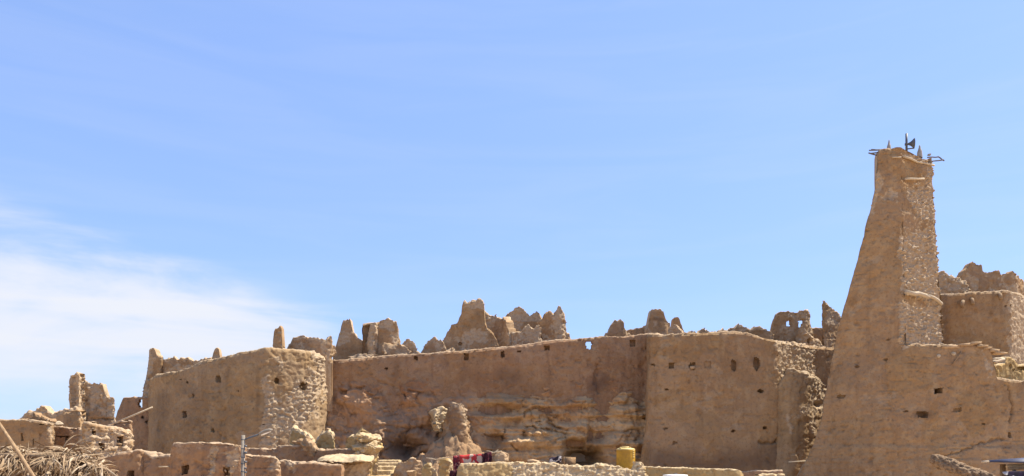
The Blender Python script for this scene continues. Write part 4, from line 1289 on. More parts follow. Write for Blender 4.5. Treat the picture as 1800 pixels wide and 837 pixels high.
link('bracket', MB().box(tuple(c0 + Vector((0.22, 0.02, -0.30))), (0.5, 0.1, 0.05), -0.3).mesh('bracket', METAL_DARK), sp_root)

# beam ends and stick on the blank wall
for bx, by in ((1646, 627), (1672.5, 623)):
    e = P(bx, by, 49.75)
    link('beam_end', MB().tube([e + Vector((-0.1, 0.8, 0.0)), e, e + Vector((0.03, -0.16, 0.02)), e + Vector((0.04, -0.28, 0.02))], [0.12, 0.14, 0.14, 0.11], 10).mesh('beam_end', WOOD_PALE, True), tower)
beam(tower, 'stick', [(1675, 641, 49.45), (1690, 618, 49.5)], 0.04, WOOD)
# crust of slabs along the broken top between tower and room
cr = MB()
for i, (ax_, ay_, w) in enumerate(((1665, 611, 30), (1690, 607, 26), (1708, 605, 18), (1721, 609, 18), (1731, 613, 15), (1741, 617, 16), (1752, 622, 20))):
    me_ = MB().box(tuple(P(ax_, ay_, 49.9)), (w / 26, 0.9, 0.14), random.uniform(-0.1, 0.1), 0.05)
    link('slab', me_.mesh('slab', STONE), tower)
# frame of the one framed window
fc = P(1648.5, 687.5, 49.62)
fw, fh = 15 / F * 49.6, 11 / F * 49.6
fr_ = MB()
fr_.box((fc.x, fc.y, fc.z + fh / 2 + 0.03), (fw + 0.2, 0.1, 0.07)).box((fc.x + fw / 2 + 0.03, fc.y, fc.z - 0.02), (0.06, 0.1, fh)).box((fc.x - fw / 2 - 0.0, fc.y, fc.z - 0.02), (0.05, 0.1, fh)).box((fc.x + 0.03, fc.y, fc.z - fh / 2 - 0.03), (fw + 0.14, 0.1, 0.05))
link('window_frame', fr_.mesh('window_frame', WOOD_PALE), tower)

# ---- block right of the tower
block = wall('house_block', 'square mud block right of the tower with sunlit right corner', 'building',
     [(1640, 517, 57), (1668, 517, 55.2), (1690, 516, 55), (1715, 515, 55), (1745, 513, 55), (1762, 511, 55), (1776, 511, 55.05), (1790, 515, 55.9), (1805, 523, 57.2), (1830, 530, 59.5)], 672, patch=0.04, T=0.8, rough=0.06, broad=0.15, top=0.04, round_=0.5,
     raw=[[(1778, 505), (1815, 515), (1815, 655), (1780, 650), (1775, 590)]], stones=50, stonesize=0.24, lumpamp=0.08, ground=3,
     holes=[(1767, 536, 1771, 540, 0.3, 'oval'), (1774, 535, 1777, 539, 0.3, 'oval')], topstones=6)
for bx, by, l in ((1695, 533, -1), (1706, 529, 1), (1755, 520, 1)):
    e = P(bx, by, 54.9)
    beam(block, 'beam_end', [(bx - 1, by - 5, 55.3), (bx + 3 * l, by - 2, 54.7), (bx + 4 * l, by + 6, 54.5)], 0.13, WOOD)
wall('rubble_ramp', 'steep rubble slope between the tower and the square block', 'rubble mound',
     [(1646, 478, 57.5), (1653, 480, 57.5), (1663, 482, 57.5), (1672, 486, 57.5), (1682, 490, 57.5), (1690, 494, 57.5), (1697, 505, 57.7), (1700, 515, 57.8)], 625, T=1.5, rough=0.12, broad=0.3, top=0.12, topf=2, mat=MUD, rawtop=9.0, lumpamp=0.3, stones=70, stonesize=0.34, topstones=10,
     batter=0.15, ground=8)
wall('ruined_wall', 'jagged skyline ruin at the far right above the square block', 'ruin',
     [(1690, 482, 60), (1691, 478, 60), (1698, 474, 60), (1702, 468, 60), (1705, 461, 60), (1709, 460, 60), (1714, 464, 60), (1719, 463, 60), (1727, 465, 60), (1728, 477, 60), (1733, 479, 60), (1741, 479, 60), (1750, 474, 60), (1757, 471, 60), (1759, 478, 60), (1761, 483, 60),
      (1766, 482, 60), (1776, 480, 60), (1781, 476, 60), (1785, 477, 60), (1787, 487, 60.2), (1792, 488, 60.8), (1797, 492, 61.2), (1801, 500, 61.5), (1812, 502, 62)], 545, T=0.8, top=0.07, topf=1.8, rough=0.06, mat=MUD_RUIN, group=RU, rawcap=True, topstones=22, stonesize=0.26, ground=9,
     raw=[[(1763, 483), (1770, 484), (1768, 503), (1763, 500)]], stones=8)

# ---- open room at the right behind the broken wall top
room = wall('room_wall', 'sunlit yellowish inner wall of an open room at the right edge', 'wall',
     [(1722, 646, 50.9), (1735, 643, 51.3), (1752, 641, 51.9), (1768, 637, 52.5), (1770, 626, 52.6), (1776, 626, 52.8), (1784, 632, 53.2), (1790, 640, 53.5), (1800, 641, 54.0), (1812, 643, 54.6)], 690, T=0.5, rough=0.06, broad=0.1, top=0.03, mat=MUD_PALE, round_=0.3,
     holes=[(1775, 640, 1780, 648, 0.25, 'oval'), (1779, 648, 1784, 654, 0.25, 'oval'), (1787, 644, 1822, 651, 0.5)], cracks=[([(1747, 645), (1754, 655), (1752, 668)], 1.6, 0.15)], ground=3)
for q in (((1745, 632, 51.2), (1762, 630, 51.6)), ((1742, 636, 51.0), (1760, 634, 51.5)), ((1748, 638, 51.0), (1765, 631, 51.4))):
    beam(room, 'pole', list(q), 0.09, WOOD_PALE)

# ================================================================== LEFT SIDE
wall('ruined_wall', 'tall two sided corner ruin with a bright lit edge, far left', 'ruin',
     [(120, 690, 51.0), (121, 668, 50.6), (124, 662, 50.4), (130, 659, 50.2), (136, 657.5, 50.05), (139, 660, 50.0), (141, 664, 50.2), (146, 667, 50.7), (152, 671, 50.75), (162, 672, 50.8), (172, 672, 50.85), (181, 674, 50.9), (183, 690, 50.9), (187, 697, 50.9), (194, 699, 50.9), (202, 702, 51.0),
      (203.5, 720, 51.3)], 760, T=0.6, top=0.08, topf=2, rough=0.06, mat=MUD_RUIN, group=RU, rawcap=True, round_=0.08, raw=[[(136, 657), (144, 664), (142, 725), (137, 725)], [(192, 698), (206, 702), (206, 745), (195, 745)]], stones=34, stonesize=0.22, topstones=14, ground=0, rawtop=0.15,
     cracks=[([(160, 736), (198, 738)], 1.5, 0.15)])
wall('ruined_wall', 'low ragged garden wall left of the corner ruin', 'ruin',
     [(30, 742, 46), (38, 735, 46), (42, 728, 46), (50, 723, 46), (60, 722, 46), (72, 720, 46), (78, 717, 46), (83, 722, 46), (95, 724, 46), (106, 723, 46), (114, 719, 46), (124, 718, 46), (134, 712, 46)], 765, T=0.6, top=0.1, topf=2, rough=0.06, mat=MUD_RUIN, group=RU, topstones=24, stonesize=0.24, rawtop=0.2)
wall('ruined_wall', 'small block of wall in front of the corner ruin', 'ruin',
     [(111, 733, 42), (113, 726, 42), (122, 724, 42), (134, 722, 42), (140, 725, 42), (143, 734, 42.2), (148, 743, 42.4)], 765, T=0.7, top=0.05, topf=1.7, rough=0.05, mat=MUD_RUIN, group=RU, topstones=8, stonesize=0.2, rawcap=True, raw=[[(138, 722), (152, 740), (150, 750), (140, 735)]], stones=8)
wall('ruined_wall', 'flat coping remnant on the leftmost house wall', 'ruin',
     [(36, 737, 38), (48, 735, 38), (56, 733, 38), (58, 730, 38), (66, 731, 38), (78, 733, 38), (86, 737, 38), (90, 741, 38)], 760, T=0.6, top=0.06, topf=1.8, rough=0.05, mat=MUD_RUIN, group=RU, topstones=6, stonesize=0.22)

house1 = wall('house', 'leftmost mud house wall behind the palm thatch', 'house',
     [(-40, 738, 36), (0, 737, 36), (20, 736.5, 36), (40, 738, 36), (62, 740, 36), (80, 742, 36), (92, 744, 36), (95, 746, 36.6), (97, 748, 38)], 850, T=0.6, cell=2.0, rough=0.035, broad=0.08, top=0.03, raw=[[(84, 742), (97, 745), (97, 785), (88, 780)]], stones=14, stonesize=0.14,
     lumpamp=0.06, lump=(0.16, 0.12), holes=[(37, 761, 41, 774, 0.3), (57, 772, 60, 786, 0.25), (70, 745, 76, 748, 0.2, 'oval')], topstones=6, r=0.08)
house2 = wall('house', 'short house wall with a dark T shaped opening, second from left', 'house',
     [(94, 748, 37.2), (110, 749, 37.2), (125, 750, 37.2), (140, 751, 37.2), (150, 752, 37.3)], 850, T=0.5, cell=2.0, rough=0.04, broad=0.08, top=0.03, mat=MUD_RED, r=0.08,
     holes=[(97, 766, 123, 769, 0.35), (114, 769, 118, 775, 0.35)], raw=[[(140, 750), (152, 752), (152, 800), (145, 800)]], stones=14, stonesize=0.16, lumpamp=0.08, lump=(0.2, 0.14))
lumpy('white_sack', 'small white sack lying on the left house wall', 'sack', P(103, 745.5, 37), (0.2, 0.2, 0.12), WOOD_PALE, 5, amp=0.35, sub=3)
wall('rubble_wall', 'rough rubble wall with square niches between thatch and fort', 'wall',
     [(146, 744, 35.4), (152, 743.5, 35.2), (165, 746, 35.4), (185, 749, 35.8), (205, 753, 36.2), (222, 757, 36.5), (231, 760, 36.8), (233, 768, 37.0)], 850, T=0.7, cell=1.7, rough=0.05, broad=0.1, top=0.03, mat=MUD_RUIN, lump=(0.30, 0.17), lumpamp=0.17, r=0.08,
     raw=[[(148, 750), (240, 763), (235, 790), (215, 812), (160, 850), (140, 850), (165, 800), (160, 780), (148, 775)]], stones=130, stonesize=0.22, holes=[(162, 754, 169, 766, 0.4), (206, 766, 216, 784, 0.4), (174, 779, 184, 791, 0.4)],
     xwarp=lambda fr, z: -0.9 * np.clip((5.0 - z) / 1.0, 0, 1.6) * np.clip((fr - 0.75) / 0.25, 0, 1))
wall('low_wall', 'thin triangular parapet above the rough rubble wall', 'wall',
     [(188, 749, 39), (200, 744, 39), (212, 741, 39), (224, 739.5, 39), (232, 739, 39), (233, 740, 39.3)], 775, T=0.4, cell=1.8, rough=0.03, broad=0.04, top=0.015, mat=MUD_RED, r=0.06, holes=[(200, 746, 204, 749, 0.3, 'oval')])
pole = MB().tube([P(190, 748, 44), P(228, 733, 44), P(268, 716, 44)], 0.05, 8)
link('leaning_pole', pole.mesh('leaning_pole', WOOD_PALE, True), None, 'thin pale pole leaning from the triangular parapet to the dim wall', 'pole')

wall('house', 'low brown house with two small dark windows at the thatch edge', 'house',
     [(170, 808, 30), (190, 801, 30), (205, 797, 30), (222, 794, 30), (240, 792, 30), (250, 792, 30), (253, 793, 30.3), (256, 800, 30.0), (268, 803, 30), (282, 802, 30), (300, 801, 30)], 850, T=0.5, cell=2.0, rough=0.03, broad=0.06, top=0.02, mat=MUD_RED, r=0.07,
     holes=[(224, 827, 236, 850, 1.8), (200, 829, 206, 850, 0.4)], ground=0)
wall('low_wall', 'dark low parapet wall behind the brown house', 'wall', [(246, 792, 33), (265, 796, 33), (284, 798, 33)], 830, T=0.4, cell=2.4, rough=0.03, top=0.02, mat=MUD_RED)
wall('house', 'flat roofed mud house with two black windows beside the lamp post', 'house',
     [(282, 801, 31.4), (299, 800, 29.2), (300, 781, 29), (310, 778.5, 29), (330, 777, 29), (350, 776.5, 29), (370, 777, 29), (390, 778, 29), (410, 780, 29), (428, 783, 29.1), (432, 786, 29.8)], 850, T=0.5, cell=1.9, rough=0.03, broad=0.06, top=0.02, mat=MUD_RED, r=0.07, lump=(0.2, 0.14), lumpamp=0.1,
     raw=[[(372, 780), (382, 782), (384, 800), (376, 850), (366, 850), (374, 810)], [(388, 790), (412, 785), (425, 800), (420, 815), (404, 850), (412, 850), (392, 805)]], stones=90, stonesize=0.15,
     holes=[(318, 818, 331, 834, 1.8), (392, 821, 404, 850, 1.8)], ground=0)
m_ = MB().box(tuple(P(289, 820.5, 28.9)), (0.34, 0.2, 0.05), 0, 0.012)
link('door_lintel', m_.mesh('door_lintel', WOOD_PALE), None, 'pale wooden lintel stub on the flat roofed house', 'lintel')

# lamp post
lp = bpy.data.objects.new('street_lamp', None)
C.objects.link(lp)
YL = 27.5
lp.location = (wx(426, YL), YL, 0)
lp['label'] = 'grey street lamp with a slanting arm in front of the low mud houses'
lp['category'] = 'street lamp'
lp['kind'] = 'thing'


def rl(px, py, Y=YL):
    return P(px, py, Y) - lp.location


pm = MB()
pb, pt = Vector((0, 0, 0)), rl(427.5, 765)
pm.tube([pb, pt * 0.5, pt], [0.09, 0.078, 0.07], 8)
link('pole', pm.mesh('pole', METAL, False), lp)
for py in (773, 789, 804, 815, 829):
    c = rl(427, py)
    link('band', MB().tube([c - Vector((0, 0, 0.02)), c + Vector((0, 0, 0.02))], 0.084, 8).mesh('band', METAL_DARK, True), lp)
link('arm', MB().tube([rl(428, 773.5), rl(440, 769), rl(457, 763)], 0.034, 8).mesh('arm', METAL_DARK, True), lp)
hd = MB().tube([rl(455, 763.6), rl(458, 762.2), rl(466, 758.8), rl(474, 756), rl(479, 755.4)], [0.045, 0.062, 0.075, 0.068, 0.03], 10)
link('lamp_head', hd.mesh('lamp_head', METAL, True), lp)
link('diffuser', MB().tube([rl(459, 764.6), rl(467, 761), rl(476, 757.3)], [0.03, 0.045, 0.03], 8).mesh('diffuser', WHITE, True), lp)
for py in (784, 796, 812, 823, 831):
    c = rl(431.5, py)
    link('insulator', MB().box(tuple(c), (0.1, 0.07, 0.07), 0.4, 0.015).mesh('insulator', METAL_DARK), lp)
for k, (a, b) in enumerate((((434, 797, YL), (520, 842, 33)), ((436, 786, YL), (530, 842, 31)), ((434, 812, YL), (492, 845, 29)))):
    A, B = P(*a), P(*b)
    pth = [A.lerp(B, t) - Vector((0, 0, 0.25 * math.sin(math.pi * t))) for t in np.linspace(0, 1, 10)]
    link('cable', MB().tube(pth, 0.008, 5).mesh('cable', CABLE, True), lp)

# ================================================================== LOW WALLS IN THE MIDDLE FOREGROUND
wall('low_wall', 'long brown garden wall at the foot of the left bastion', 'wall',
     [(424, 789, 42), (440, 788, 42), (484, 788, 42), (486, 784, 42), (530, 783, 42), (531, 789, 42), (570, 789.5, 42), (620, 789, 42), (632, 792, 42)], 850, T=0.5, cell=2.0, rough=0.03, broad=0.06, top=0.015, mat=MUD_RED, r=0.07, topstones=8, stonesize=0.14)
wall('low_wall', 'nearer brown wall with a broken stone corner beside the lamp post', 'wall',
     [(430, 799, 36), (445, 800, 36), (465, 801, 36), (480, 802, 36), (490, 805, 36), (492, 812, 36.2), (494, 838, 36.5)], 850, T=0.5, cell=1.9, rough=0.03, broad=0.05, top=0.02, mat=MUD_RED, r=0.06, raw=[[(474, 800), (492, 803), (490, 830), (476, 832)]], stones=34, stonesize=0.2, lumpamp=0.12, lump=(0.22, 0.15))
wall('low_wall', 'brown yard wall with scattered pale stones left of the shed roof', 'wall',
     [(488, 812, 38), (505, 808, 38), (520, 812, 38), (545, 812, 38), (575, 815, 38), (600, 818, 38)], 850, T=0.5, cell=2.0, rough=0.04, broad=0.08, top=0.05, mat=MUD_RED, r=0.08, raw=[[(500, 806), (520, 808), (515, 830), (502, 826)]], stones=14, stonesize=0.2, topstones=6)
wall('broken_wall', 'broken pale wall end shaped like a fin at the bastion foot', 'ruin',
     [(510, 765, 45), (514, 752, 45), (522, 752, 45), (530, 757, 45), (540, 763, 45), (548, 772, 45), (552, 785, 45)], 800, T=0.8, cell=1.8, rough=0.08, broad=0.2, top=0.05, topf=1.8, mat=MUD_PALE, rawtop=0.3, rawcap=True, topstones=16, stonesize=0.22, lumpamp=0.15)
wall('broken_wall', 'broken pale arch like wall stub right of the fin', 'ruin',
     [(552, 788, 44), (554, 775, 44), (560, 765, 44), (568, 757, 44), (576, 754, 44), (582, 757, 44), (587, 768, 44), (590, 785, 44.2)], 800, T=0.7, cell=1.8, rough=0.07, broad=0.15, top=0.05, topf=1.6, mat=MUD_PALE, rawtop=0.22, rawcap=True, topstones=16, stonesize=0.22)
lumpy('mud_stub', 'small rounded mud stub on the long brown garden wall', 'ruin', P(541, 786, 42.25), (0.55, 0.4, 0.5), MUD_RUIN, 8, lumps=0.15, amp=0.6, freq=1.5, cuts=6)
outc = wall('broken_wall', 'large layered mud outcrop with overhanging pale top', 'ruin',
     [(605, 790, 42.5), (606, 778, 42.5), (609, 766, 42.5), (619, 764, 42.5), (628, 758, 42.5), (636, 753, 42.5), (646, 754, 42.6), (654, 760, 42.8), (662, 766, 43.0), (666, 775, 43.2), (667, 800, 43.4)], 850, T=1.3, cell=1.7, rough=0.09, broad=0.25, top=0.05, topf=1.5, mat=MUD_PALE,
     raw=[[(624, 770), (660, 762), (670, 775), (660, 800), (640, 812), (630, 800)]], stones=34, stonesize=0.3, rawcap=True, lumpamp=0.2,
     push=lambda a, b, p: 0.5 * np.clip((a - 628) / 8, 0, 1) * (np.exp(-((b - 772) / 5) ** 2) + np.exp(-((b - 787) / 6) ** 2)) - 0.15)
for i, (ax_, ay_, w, d) in enumerate(((640, 770, 34, 0.14), (644, 784, 36, 0.2), (634, 800, 22, 0.2), (646, 812, 18, 0.15))):
    lumpy('slab', None, None, P(ax_, ay_, 41.9), (w / F * 42 / 2.2, 0.6, d * 1.5), MUD_PALE, 30 + i, amp=0.8, freq=1.6, sub=5, parent=outc, rawamt=0.8, cuts=6, lumps=0.12)
shed = wall('shed', 'small shed under a pale flat earth roof', 'shed',
     [(566, 812, 40), (575, 814, 40), (600, 816, 40), (625, 812, 40), (650, 806, 40.2)], 850, T=1.5, cell=2.0, rough=0.1, broad=0.15, top=0.05, mat=MUD_RUIN, raw=[[(566, 812), (650, 806), (650, 850), (590, 850)]], stones=20, stonesize=0.24)
n1, n2 = 60, 26
U, Vv = np.meshgrid(np.linspace(-1, 1, n1), np.linspace(-1, 1, n2), indexing='ij')
cpt = P(608, 808, 40)
rx, ry = 48 / F * 40, 1.2
R_ = np.clip(1 - (U ** 2), 0, 1) ** 0.5
pX, pY = cpt.x + U * rx, cpt.y + Vv * ry * (0.25 + 0.75 * R_)
pq3 = np.stack([pX, pY, 0 * pX], -1)
pY = pY + 0.22 * fbm(pq3 * 1.3, 4, 303) - 0.05
pX = pX + 0.15 * fbm(pq3 * 1.3, 4, 304)
pz = cpt.z + 0.20 * (1 - U ** 2) * (1 - Vv ** 2) + 0.07 * (Vv + 1) + 0.14 * fbm(pq3 * 1.6, 4, 301) + 0.05 * fbm(pq3 * 6, 3, 305) - 0.10 * (Vv < -0.8) * (1 + fbm(pq3 * 4, 2, 306))
Vt = np.stack([pX, pY, pz], -1)
Vb = Vt.copy()
Vb[..., 2] = cpt.z - 0.10 - 0.03 * fbm(Vt * 3, 3, 302)
I = np.arange(n1 * n2).reshape(n1, n2)
Qt = np.stack([I[:-1, :-1], I[1:, :-1], I[1:, 1:], I[:-1, 1:]], -1).reshape(-1, 4)
ring = np.concatenate([I[:, 0], I[-1, 1:], I[-2::-1, -1], I[0, -2:0:-1]])
Qs = np.stack([ring, np.roll(ring, -1), np.roll(ring, -1) + n1 * n2, ring + n1 * n2], -1)[:, ::-1]
me = mesh_np('roof', np.concatenate([Vt.reshape(-1, 3), Vb.reshape(-1, 3)]), np.concatenate([Qt, Qt[:, ::-1] + n1 * n2, Qs]), MUD_PALE, True, {'raw': np.ones(2 * n1 * n2), 'stain_shade': np.zeros(2 * n1 * n2)})
link('roof', me, shed)

# steps up to the cliff
st = bpy.data.objects.new('stairway', None)
C.objects.link(st)
st.location = (wx(672, 45), 45, 0)
st['label'] = 'short flight of mud steps climbing toward the cliff'
st['category'] = 'steps'
for k, (x0, x1, py, Y) in enumerate(((650, 682, 836, 43.0), (648, 688, 827, 44.0), (655, 692, 819.5, 45.0), (656, 700, 813.5, 46.0), (664, 700, 809, 47.0))):
    zt_ = wz(py, Y)
    V, Q = [], []
    x0w, x1w = wx(x0, Y), wx(x1, Y)
    nn = 26
    prof = [(0, -0.3), (0, zt_ - 0.05), (0.03, zt_ - 0.01), (0.08, zt_), (1.3, zt_ + 0.01), (1.3, -0.3)]
    for i in range(nn):
        t = i / (nn - 1)
        for d, z in prof:
            x = x0w + (x1w - x0w) * t
            jz = 0.02 * random.uniform(-1, 1) if z > 0.1 else 0
            V.append((x - st.location.x, Y + d + 0.03 * math.sin(3 * t + k) + random.uniform(-0.015, 0.015) - st.location.y, z + jz))
    m = len(prof)
    for i in range(nn - 1):
        for j in range(m - 1):
            Q.append((i * m + j, (i + 1) * m + j, (i + 1) * m + j + 1, i * m + j + 1))
    Q.append((0, 1, 4, 5))
    Q.append((1, 2, 3, 4))
    e = (nn - 1) * m
    Q.append((e + 5, e + 4, e + 1, e))
    Q.append((e + 4, e + 3, e + 2, e + 1))
    link('step', mesh_np('step', V, Q, MUD_PALE, False, {'raw': np.ones(len(V)) * 0.6, 'stain_shade': np.zeros(len(V))}), st)

wall('low_wall', 'dark ragged wall stub right of the mud steps', 'wall',
     [(686, 834, 44), (694, 824, 44), (702, 814, 44), (712, 811, 44), (720, 808, 44), (732, 809, 44), (740, 815, 44.3), (748, 828, 44.5)], 850, T=0.6, cell=1.9, rough=0.08, broad=0.15, top=0.06, topf=1.6, mat=MUD_RUIN, rawcap=True, topstones=10, stonesize=0.2)
lumpy('boulder', 'pale boulder at the foot of the washing line, left of the mud post', 'boulder', P(725, 832, 42.5), (0.32, 0.3, 0.25), STONE, 40, sub=4, group='boulders near the washing line')
wall('mud_post', 'rounded pale mud post left of the hanging rugs', 'post',
     [(741, 826, 42), (744, 818, 42), (752, 816, 42), (760, 818, 42), (766, 826, 42.1), (771, 838, 42.3)], 850, T=0.7, cell=1.8, rough=0.07, broad=0.1, top=0.04, topf=1.5, mat=MUD_PALE, rawcap=True, raw=[[(758, 815), (775, 830), (772, 850), (760, 850)]], stones=10, stonesize=0.16)
wall('mud_post', 'square pale mud post holding up the left end of the rugs', 'post',
     [(772, 810, 41.5), (774, 806, 41.5), (783, 805, 41.5), (790, 807, 41.6), (795, 810, 41.9), (797, 822, 42.1)], 850, T=0.7, cell=1.8, rough=0.07, broad=0.1, top=0.03, topf=1.5, mat=MUD_PALE, rawcap=True, raw=[[(784, 805), (800, 808), (800, 832), (784, 832)]], stones=18, stonesize=0.16)
lumpy('boulder', 'pale lumpy stone at the right end of the rugs', 'boulder', P(877, 805, 41.2), (0.42, 0.35, 0.34), STONE, 41, sub=5, lumps=0.1, group='boulders near the washing line')
lumpy('boulder', 'flat pale stone lying on the rough front wall', 'boulder', P(937, 810.5, 41.3), (0.40, 0.3, 0.15), STONE, 42, sub=4, group='boulders near the washing line')

# front wall, sunlit
wall('front_wall', 'sunlit pale front wall, smooth at left and rough at right, under the yellow tank', 'wall',
     [(806, 822, 39.6), (808, 816.5, 39.5), (815, 815.5, 39.5), (840, 815, 39.6), (870, 814, 39.8), (900, 813, 40.0), (908, 811.5, 40), (940, 814, 40.2), (965, 813, 40.4), (972, 812, 40.4), (985, 817, 40.5), (1010, 819, 40.7), (1040, 819, 40.9), (1060, 815.5, 41.0), (1080, 818, 41.2),
      (1100, 824, 41.4), (1115, 828, 41.5), (1120, 818, 41.5), (1128, 812, 41.6), (1131, 812, 41.6), (1132, 820, 41.8)], 850, T=0.7, cell=1.6, batter=0.26, rough=0.04, broad=0.06, top=0.03, mat=MUD_PALE, r=0.07, raw=[[(895, 812), (912, 808), (1135, 805), (1135, 850), (900, 850), (905, 830)]],
     lump=(0.20, 0.13), lumpamp=0.13, stones=60, stonesize=0.14, topstones=30)
wall('front_wall', 'low straight ochre wall right of the yellow tank', 'wall',
     [(1131, 820.5, 43), (1160, 821, 43), (1200, 822, 43), (1250, 823.5, 43), (1300, 825, 43), (1306, 827, 43.1), (1306.5, 838, 43.4)], 850, T=0.5, cell=1.8, batter=0.06, rough=0.03, broad=0.04, top=0.015, mat=MUD_PALE, r=0.06)
wall('low_wall', 'dim low wall at the foot of the right bastion', 'wall',
     [(1300, 827, 46), (1330, 826, 46), (1376, 826, 46)], 850, T=0.4, cell=2.4, rough=0.04, top=0.03, mat=MUD_RED)
# a white box whose top just shows at the frame edge
wb = bpy.data.objects.new('white_box', None)
C.objects.link(wb)
wb.location = (wx(1187, 39.5), 39.5, 0)
for k_, v_ in (('label', 'white plastic box just showing above the bottom edge before the ochre wall'), ('category', 'box'), ('kind', 'thing')):
    wb[k_] = v_
zw = wz(834.5, 39.5)
link('body', MB().box((0, 0, zw - 0.42), (1.1, 0.8, 0.7), 0, 0.01).mesh('body', WHITE), wb)
link('lid', MB().lathe([(0.66, -0.06), (0.68, -0.03), (0.66, 0.0), (0.4, 0.02)], (0, 0, zw - 0.01), 4).mesh('lid', WHITE), wb)
link('handle', MB().tube([(-0.12, -0.1, zw), (-0.08, -0.1, zw + 0.06), (0.08, -0.1, zw + 0.06), (0.12, -0.1, zw)], 0.02, 6).mesh('handle', METAL_DARK, True), wb)
link('plinth', MB().box((0, 0, (zw - 0.78) / 2), (1.3, 1.0, zw - 0.78)).mesh('plinth', MUD_PALE), wb)
wall('low_wall', 'sunlit pale coping of a small wall at the bottom edge below the right bastion', 'wall',
     [(1334, 836, 40), (1345, 834.8, 40), (1365, 834.6, 40), (1379, 834.4, 40)], 860, T=0.6, cell=2, rough=0.02, top=0.01, mat=MUD_PALE, r=0.05)


# yellow tank
tk = bpy.data.objects.new('water_tank', None)
C.objects.link(tk)
YT = 43.6
tk.location = (wx(1100, YT), YT, 0)
tk['label'] = 'yellow plastic water tank standing behind the rough front wall'
tk['category'] = 'water tank'
zt_ = wz(822, YT)
zsh = wz(790.5, YT)
rT = 16.3 / F * YT
prof = [(rT * 0.98, zt_ - 0.25), (rT, zt_ - 0.2)]
hh = zsh - zt_
for k in range(6):
    zz = zt_ + hh * (k + 0.5) / 6.2
    prof += [(rT, zz - 0.045), (rT * 1.007, zz - 0.02), (rT * 1.007, zz + 0.02), (rT, zz + 0.045)]
prof += [(rT, zsh - 0.03), (rT * 0.985, zsh)]
link('tank_body', MB().lathe(prof, (0, 0, 0), 48).mesh('tank_body', YELLOW, True), tk)
prof = [(rT * 1.0, zsh - 0.01), (rT * 0.99, zsh + 0.03), (rT * 0.86, zsh + 0.075), (rT * 0.55, zsh + 0.105), (rT * 0.42, zsh + 0.11)]
link('shoulder', MB().lathe(prof, (0, 0, 0), 48).mesh('shoulder', YELLOW_PALE, True), tk)
prof = [(rT * 0.42, zsh + 0.10), (rT * 0.42, zsh + 0.16), (rT * 0.38, zsh + 0.185), (rT * 0.1, zsh + 0.19)]
link('lid', MB().lathe(prof, (-0.02, 0, 0), 32).mesh('lid', YELLOW_PALE, True), tk)
for k in range(4):
    a = -0.75 + 0.0 * k
    z = zsh - 0.08 - 0.12 * k
    link('rib', MB().tube([(rT * 1.0 * math.cos(a + t), rT * 1.0 * math.sin(a + t), z) for t in (-0.16, 0, 0.16)], 0.028, 8).mesh('rib', YELLOW_PALE, True), tk)
for x in (-0.36, 0.18):
    link('fitting', MB().tube([(x, -0.28, zsh + 0.05), (x, -0.28, zsh + 0.15)], 0.06, 10).mesh('fitting', YELLOW_PALE, True), tk)
link('plinth', MB().box((0, 0, (zt_ - 0.25) / 2), (1.5, 1.5, zt_ - 0.25)).mesh('plinth', MUD_PALE), tk)
bx_ = MB().box(tuple(P(1001, 813, 42.5)), (0.6, 0.5, 0.62), 0.15, 0.02)
bc = P(1001, 813, 42.5)
bx_.box((bc.x, bc.y, bc.z / 2 - 0.1), (0.7, 0.7, bc.z - 0.5), 0.15)
link('mud_box', bx_.mesh('mud_box', MUD), None, 'plain square mud block standing behind the rough front wall', 'block')


# ---- rugs on the line
def rug_mat(name, cols, scale, dark=0.5):
    m, nt, b = new_mat(name)
    pos = N(nt, 'ShaderNodeTexCoord').outputs['Object']
    v = N(nt, 'ShaderNodeTexVoronoi')
    v.inputs['Scale'].default_value = scale
    v.inputs['Randomness'].default_value = 0.9
    nt.links.new(pos, v.inputs['Vector'])
    cr = N(nt, 'ShaderNodeValToRGB')
    cr.color_ramp.interpolation = 'CONSTANT'
    sp = N(nt, 'ShaderNodeSeparateColor')
    nt.links.new(v.outputs['Color'], sp.inputs[0])
    nt.links.new(sp.outputs[0], cr.inputs[0])
    while len(cr.color_ramp.elements) < len(cols):
        cr.color_ramp.elements.new(0.5)
    for i, c in enumerate(cols):
        cr.color_ramp.elements[i].position = i / len(cols)
        cr.color_ramp.elements[i].color = (*c, 1)
    n = noise(nt, pos, 40, 3)
    c = mixcol(nt, math_node(nt, 'MULTIPLY', n, 0.3), cr.outputs[0], (0.1, 0.05, 0.05, 1))
    nt.links.new(c, b.inputs['Base Color'])
    return m


RUG1 = rug_mat('patterned red and cream rug', [(0.42, 0.04, 0.04), (0.55, 0.40, 0.30), (0.50, 0.06, 0.045), (0.48, 0.035, 0.04), (0.62, 0.48, 0.36), (0.12, 0.015, 0.03)], 5)
RUG2 = rug_mat('dark red rug', [(0.13, 0.02, 0.03), (0.22, 0.03, 0.035), (0.09, 0.015, 0.03), (0.36, 0.16, 0.13)], 9)
RUG3 = rug_mat('dark purple cloth', [(0.035, 0.010, 0.018), (0.06, 0.014, 0.022), (0.03, 0.01, 0.015), (0.13, 0.03, 0.04)], 7)
RUG4 = rug_mat('black and white striped cloth', [(0.02, 0.02, 0.03), (0.03, 0.025, 0.05), (0.5, 0.47, 0.45)], 9)


